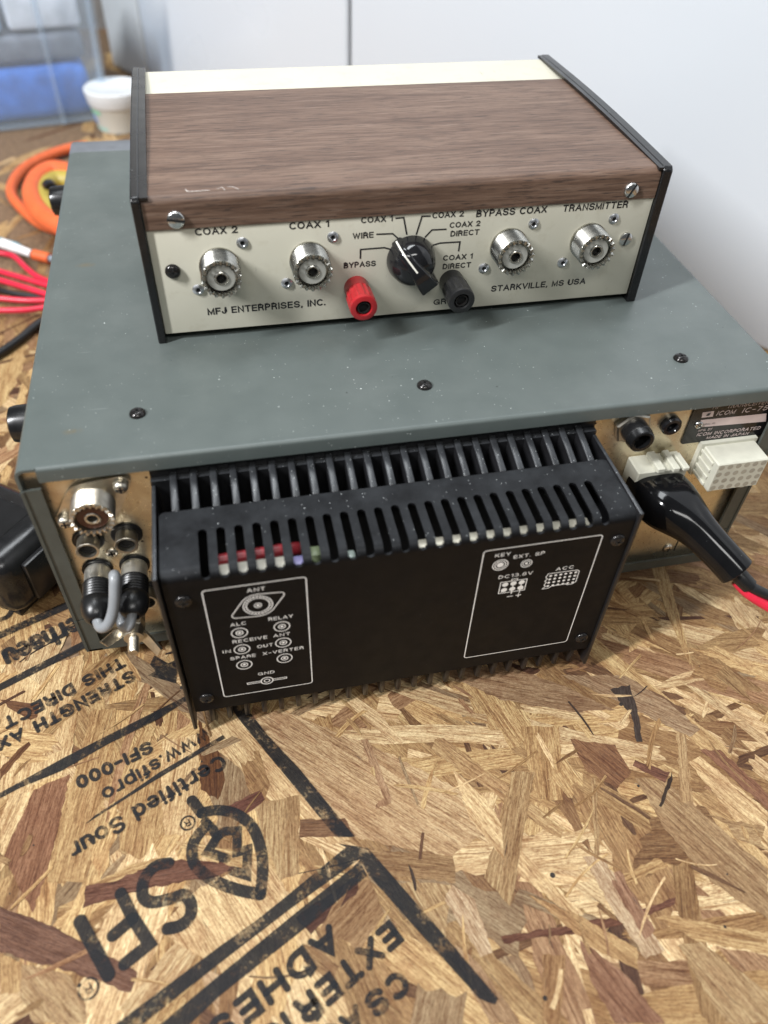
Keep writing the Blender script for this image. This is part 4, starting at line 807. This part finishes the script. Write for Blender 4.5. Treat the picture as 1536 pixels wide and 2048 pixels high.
# ------------------------------------------------------------------ background on the bench
def pxpath(pts, z): return [onz(u, v, z) for u, v in pts]
dev = thing('tool_body', 'black moulded plastic tool body lying left of the radio', 'tool', (-52, 72, 0), math.radians(-38))
mb = MB(); mb.box(-52, 44, -24, 24, 3, 40, 10, 4); mb.build('shell', BPLAS, dev)
mb = MB(); mb.box(-30, 20, -24.6, -23.6, 12, 30, .4, 1); mb.box(-10, 30, -10, 12, 39.4, 40.4, .4, 1); mb.build('grip_panel', BRUB, dev)
for k in range(5): MB().box(-44+k*6, -41+k*6, -15, 15, 39.4, 41.2, .7, 2).build('rib', BRUB, dev)
MB().box(43, 46.5, -12, 10, 10, 34, 1.2, 2).build('end_cap', BRUB, dev)
MB().box(-48, 38, -19, 19, 0, 4, 1).build('base_pad', BRUB, dev)
# orange lead and orange-yellow round case
tag(MB().tube(pxpath([(175, 292), (135, 298), (85, 316), (45, 340), (24, 372), (28, 398), (60, 432), (90, 452), (150, 470)], 6), 4.4, 14).build('orange_cable', ORANGE), 'orange cord curving in a loop on the bench behind the radio', 'cable')
oc = thing('orange_case', 'orange rounded case with yellow inner ring beside the grey radio', 'case', (-36, 470, 0))
mb = MB(); mb.tube(pxpath([(150, 350), (112, 340), (82, 352), (66, 378), (70, 408), (92, 436), (135, 458)], 22), 8.0, 16); mb.build('rim', ORANGE, oc); oc.children[0].location = (.036, -.470, 0)
mb = MB(); mb.tube(pxpath([(145, 362), (110, 362), (92, 380), (90, 402), (108, 428), (140, 445)], 20), 8.0, 14); y_ = mb.build('inner_ring', YELLOW, oc); y_.location = (.036, -.470, 0)
mb = MB(); mb.tube(pxpath([(98, 372), (104, 380)], 26), 6, 12); k_ = mb.build('button', BRUB, oc); k_.location = (.036, -.470, 0)
mb = MB(); mb.tube([(-56, 462, 8), (-20, 478, 8)], 8, 12); k_ = mb.build('case_base', ORANGE, oc); k_.location = (.036, -.470, 0)
for k, (pts, lab) in enumerate((([(-25, 503), (0, 506), (28, 513), (55, 538), (80, 556), (130, 575)], 'uppermost red wire beside the radio, bending down towards it'), ([(-25, 535), (0, 543), (45, 556), (95, 571), (130, 580)], 'red wire just below the uppermost one left of the radio'), ([(-25, 553), (0, 560), (50, 575), (92, 588), (130, 600)], 'middle red wire of the bundle left of the radio'), ([(-25, 596), (0, 597), (50, 601), (90, 601), (130, 600)], 'straight red wire second from the bottom left of the radio'), ([(-25, 622), (0, 621), (50, 620), (90, 615), (130, 608)], 'lowest and darkest red wire left of the radio'))):
    tag(MB().tube(pxpath(pts, 5+2.0*(k % 3)), 2.15, 12).build('red_wire', WIRER), lab, 'wire', 'red wires left of the radio')
tag(MB().tube(pxpath([(-25, 570), (10, 583), (60, 592), (130, 600)], 2.2), 2.1, 10).build('black_wire', WIREB), 'thin black wire under the bundle of red wires', 'wire')
tag(MB().tube(pxpath([(-40, 728), (0, 706), (40, 678), (80, 645), (130, 620)], 3.2), 2.9, 12).build('black_cable', WIREB), 'black cable running under the left side of the grey radio', 'cable')
pn = thing('marker_pen', 'white and teal pen with an orange end beside the red wires', 'pen', onz(50, 500))
o_ = Vector(onz(50, 500)); a_ = [q-o_ for q in pxpath([(-25, 478), (5, 487), (64, 508), (100, 517), (120, 522)], 6)]
MB().tube(a_[1:3], [4.2, 3.0], 14).build('barrel', plain('pen_white', (.75, .76, .75), .3), pn); MB().tube([a_[0], a_[1]], 4.4, 14).build('cap', plain('pen_teal', (.06, .25, .33), .35), pn)
MB().tube([a_[2], a_[2]+(a_[3]-a_[2])*.12], 3.1, 12).build('collar', WIREB, pn); MB().tube([a_[2]+(a_[3]-a_[2])*.12, a_[3]], 4.0, 14).build('orange_end', ORANGE, pn); MB().tube(a_[3:5], 2.6, 12).build('tip', plain('pen_grey', (.2, .24, .28), .4), pn)
tag(MB().tube([q-Vector((0, 0, 2)) for q in pxpath([(-30, 483), (0, 482), (28, 487), (44, 498)], 5)], 3.4, 12).build('teal_cord', plain('teal_jacket', (.05, .28, .36), .4)), 'short teal cord end behind the white pen', 'cord')
# tub
TBS = .88
tb = thing('plastic_tub', 'round white plastic tub with green and blue printing behind the radio', 'tub', onz(243, 254))
MB().lathe([(24, 0), (25, 1), (29.5, 27), (30, 28)], (0, 0, 0), EZ, 56).build('tub_wall', plain('milky_tub', (.56, .55, .50), .4, var=.05, scale=30), tb)
MB().lathe([(30, 27), (30.6, 27.4), (31.2, 28.4), (33.2, 41), (33.0, 43), (31.5, 44), (30.5, 43.6), (29.5, 43), (0, 42.6)], (0, 0, 0), EZ, 56).build('lid', plain('white_lid', (.66, .68, .69), .35, var=.02), tb)
for nm, m_, z0, z1, a0, a1 in (('green_print', plain('green_print_ink', (.25, .55, .38), .5), 20, 25, 190, 232), ('blue_print', plain('blue_print_ink', (.25, .40, .70), .5), 9, 19, 190, 212), ('teal_print', plain('teal_print_ink', (.40, .62, .55), .5), 3, 7, 195, 240)):
    mb = MB(); vs = []
    for k in range(9):
        a = math.radians(a0+(a1-a0)*k/8)
        for z in (z0, z1): r = 25.25+(z-1)*.1731; vs.append((r*math.cos(a), r*math.sin(a), z))
    mb.add(vs, [[2*k, 2*k+2, 2*k+3, 2*k+1] for k in range(8)]); mb.build(nm, m_, tb)
tb.scale = (TBS, TBS, TBS)
# storage bin, see-through
bn = thing('storage_bin', 'large clear plastic storage bin with blue contents at the far left', 'bin', (-28, 672, 0), math.radians(12))
def mat_bin():
    s = NT('cloudy_clear_plastic'); t = s.n('ShaderNodeBsdfTransparent'); t.inputs[0].default_value = (.92, .95, .98, 1); mx = s.n('ShaderNodeMixShader'); mx.inputs[0].default_value = .13
    s.set(col=(.70, .78, .85), rough=.35); s.l(t.outputs[0], mx.inputs[1]); s.l(s.p.outputs[0], mx.inputs[2]); s.l(mx.outputs[0], s.out.inputs[0]); return s.m
BIN = mat_bin(); T = .10
def taper(x0, x1, y0, y1, z0, z1, k, th=2.2):
    mb = MB()
    for (a, b) in (((x0, y0), (x1, y0)), ((x1, y0), (x1, y1)), ((x1, y1), (x0, y1)), ((x0, y1), (x0, y0))):
        cx, cy = (x0+x1)/2, (y0+y1)/2; up = lambda p: (p[0]+math.copysign(k*(z1-z0), p[0]-cx), p[1]+math.copysign(k*(z1-z0), p[1]-cy), z1)
        nrm = Vector((b[1]-a[1], a[0]-b[0], 0)).normalized()*-th; mb.prism([(*a, z0), (*b, z0), up(b), up(a)], nrm)
    mb.box(x0+th, x1-th, y0+th, y1-th, z0, z0+2.5); return mb
taper(-330, 14, 0, 230, 2, 150, .045).build('bin_wall', BIN, bn)
mb = MB(); mb.tube([(-30, -1.5, 3), (-31, -5, 100), (-32, -7.2, 150)], 2.6, 8); rb = mb.build('bin_rib', BIN, bn)
mb = MB(); mb.tube([(13, -1, 3), (16.5, -4.0, 80), (19.7, -6.7, 150)], 4.2, 10); mb.build('bin_corner', BIN, bn)
ob = Vector((-28, 672, 0))
def inbin(name, m_, lab, cat, b, r=6):
    rot = Matrix.Rotation(math.radians(12), 4, 'Z'); mb = MB(ob); mb.box(*b, r, 3, mtx=rot); return tag(mb.build(name, m_), lab, cat)
inbin('blue_pouch', BLUE, 'blue fabric pouch in the bottom of the clear bin', 'pouch', (-150, 4, 6, 120, 6, 53), 10)
inbin('grey_box', plain('grey_card', (.22, .22, .24), .7, var=.3, scale=40), 'dark grey box above the blue pouch inside the clear bin', 'box', (-140, 6, 10, 120, 56, 80))
inbin('pale_package', plain('pale_wrap', (.80, .78, .78), .5, var=.2, scale=50), 'pale package in the right of the clear bin above the grey box', 'package', (-58, 8, 10, 90, 83, 116), 5)
inbin('pale_blue_box', plain('pale_blue_card', (.42, .56, .74), .6, var=.1), 'pale blue box beside the pale package inside the clear bin', 'box', (-150, -64, 10, 100, 83, 118), 4)
inbin('tan_bundle', plain('tan_cloth', (.30, .24, .20), .8, var=.4, scale=80), 'tan bundle at the bottom left of the clear bin', 'bundle', (-300, -156, 8, 110, 6, 40), 12)
# white panels behind
def panel(name, lab, a, b, h, th, m_=None):
    a = Vector((*a, 0)); b = Vector((*b, 0)); d = b-a; rz = math.atan2(d.y, d.x); o = thing(name, lab, 'board', a, rz, None)
    MB().box(0, d.length, 0, th, 0, h, 4, 4).build('panel_face', WALL if m_ is None else m_, o); return o
dirn = Vector((445-28, 181-770)).normalized(); P0 = Vector((28, 770)); seam = P0+dirn*312
panel('white_board', 'wide glossy white board standing behind the right side of the radio', seam+dirn*1.8, P0+dirn*1700, 900, 30)
panel('white_board', 'glossy white board left of the dark vertical seam, behind the plastic tub', P0, seam-dirn*1.8, 900, 30)
panel('white_post', 'narrow off-white upright edge between the clear bin and the white panel', (-16, 852), (26, 786), 900, 30, WALLS)
tag(MB().box(-520, 520, 0, 12, -20, 1000, mtx=Matrix.Translation((120, 1010, 0))).build('back_wall', plain('grey_brown_wall', (.24, .22, .20), .8)), 'dark grey-brown wall far behind the bin and the white panels', 'wall')  # dark grey-brown wall colour
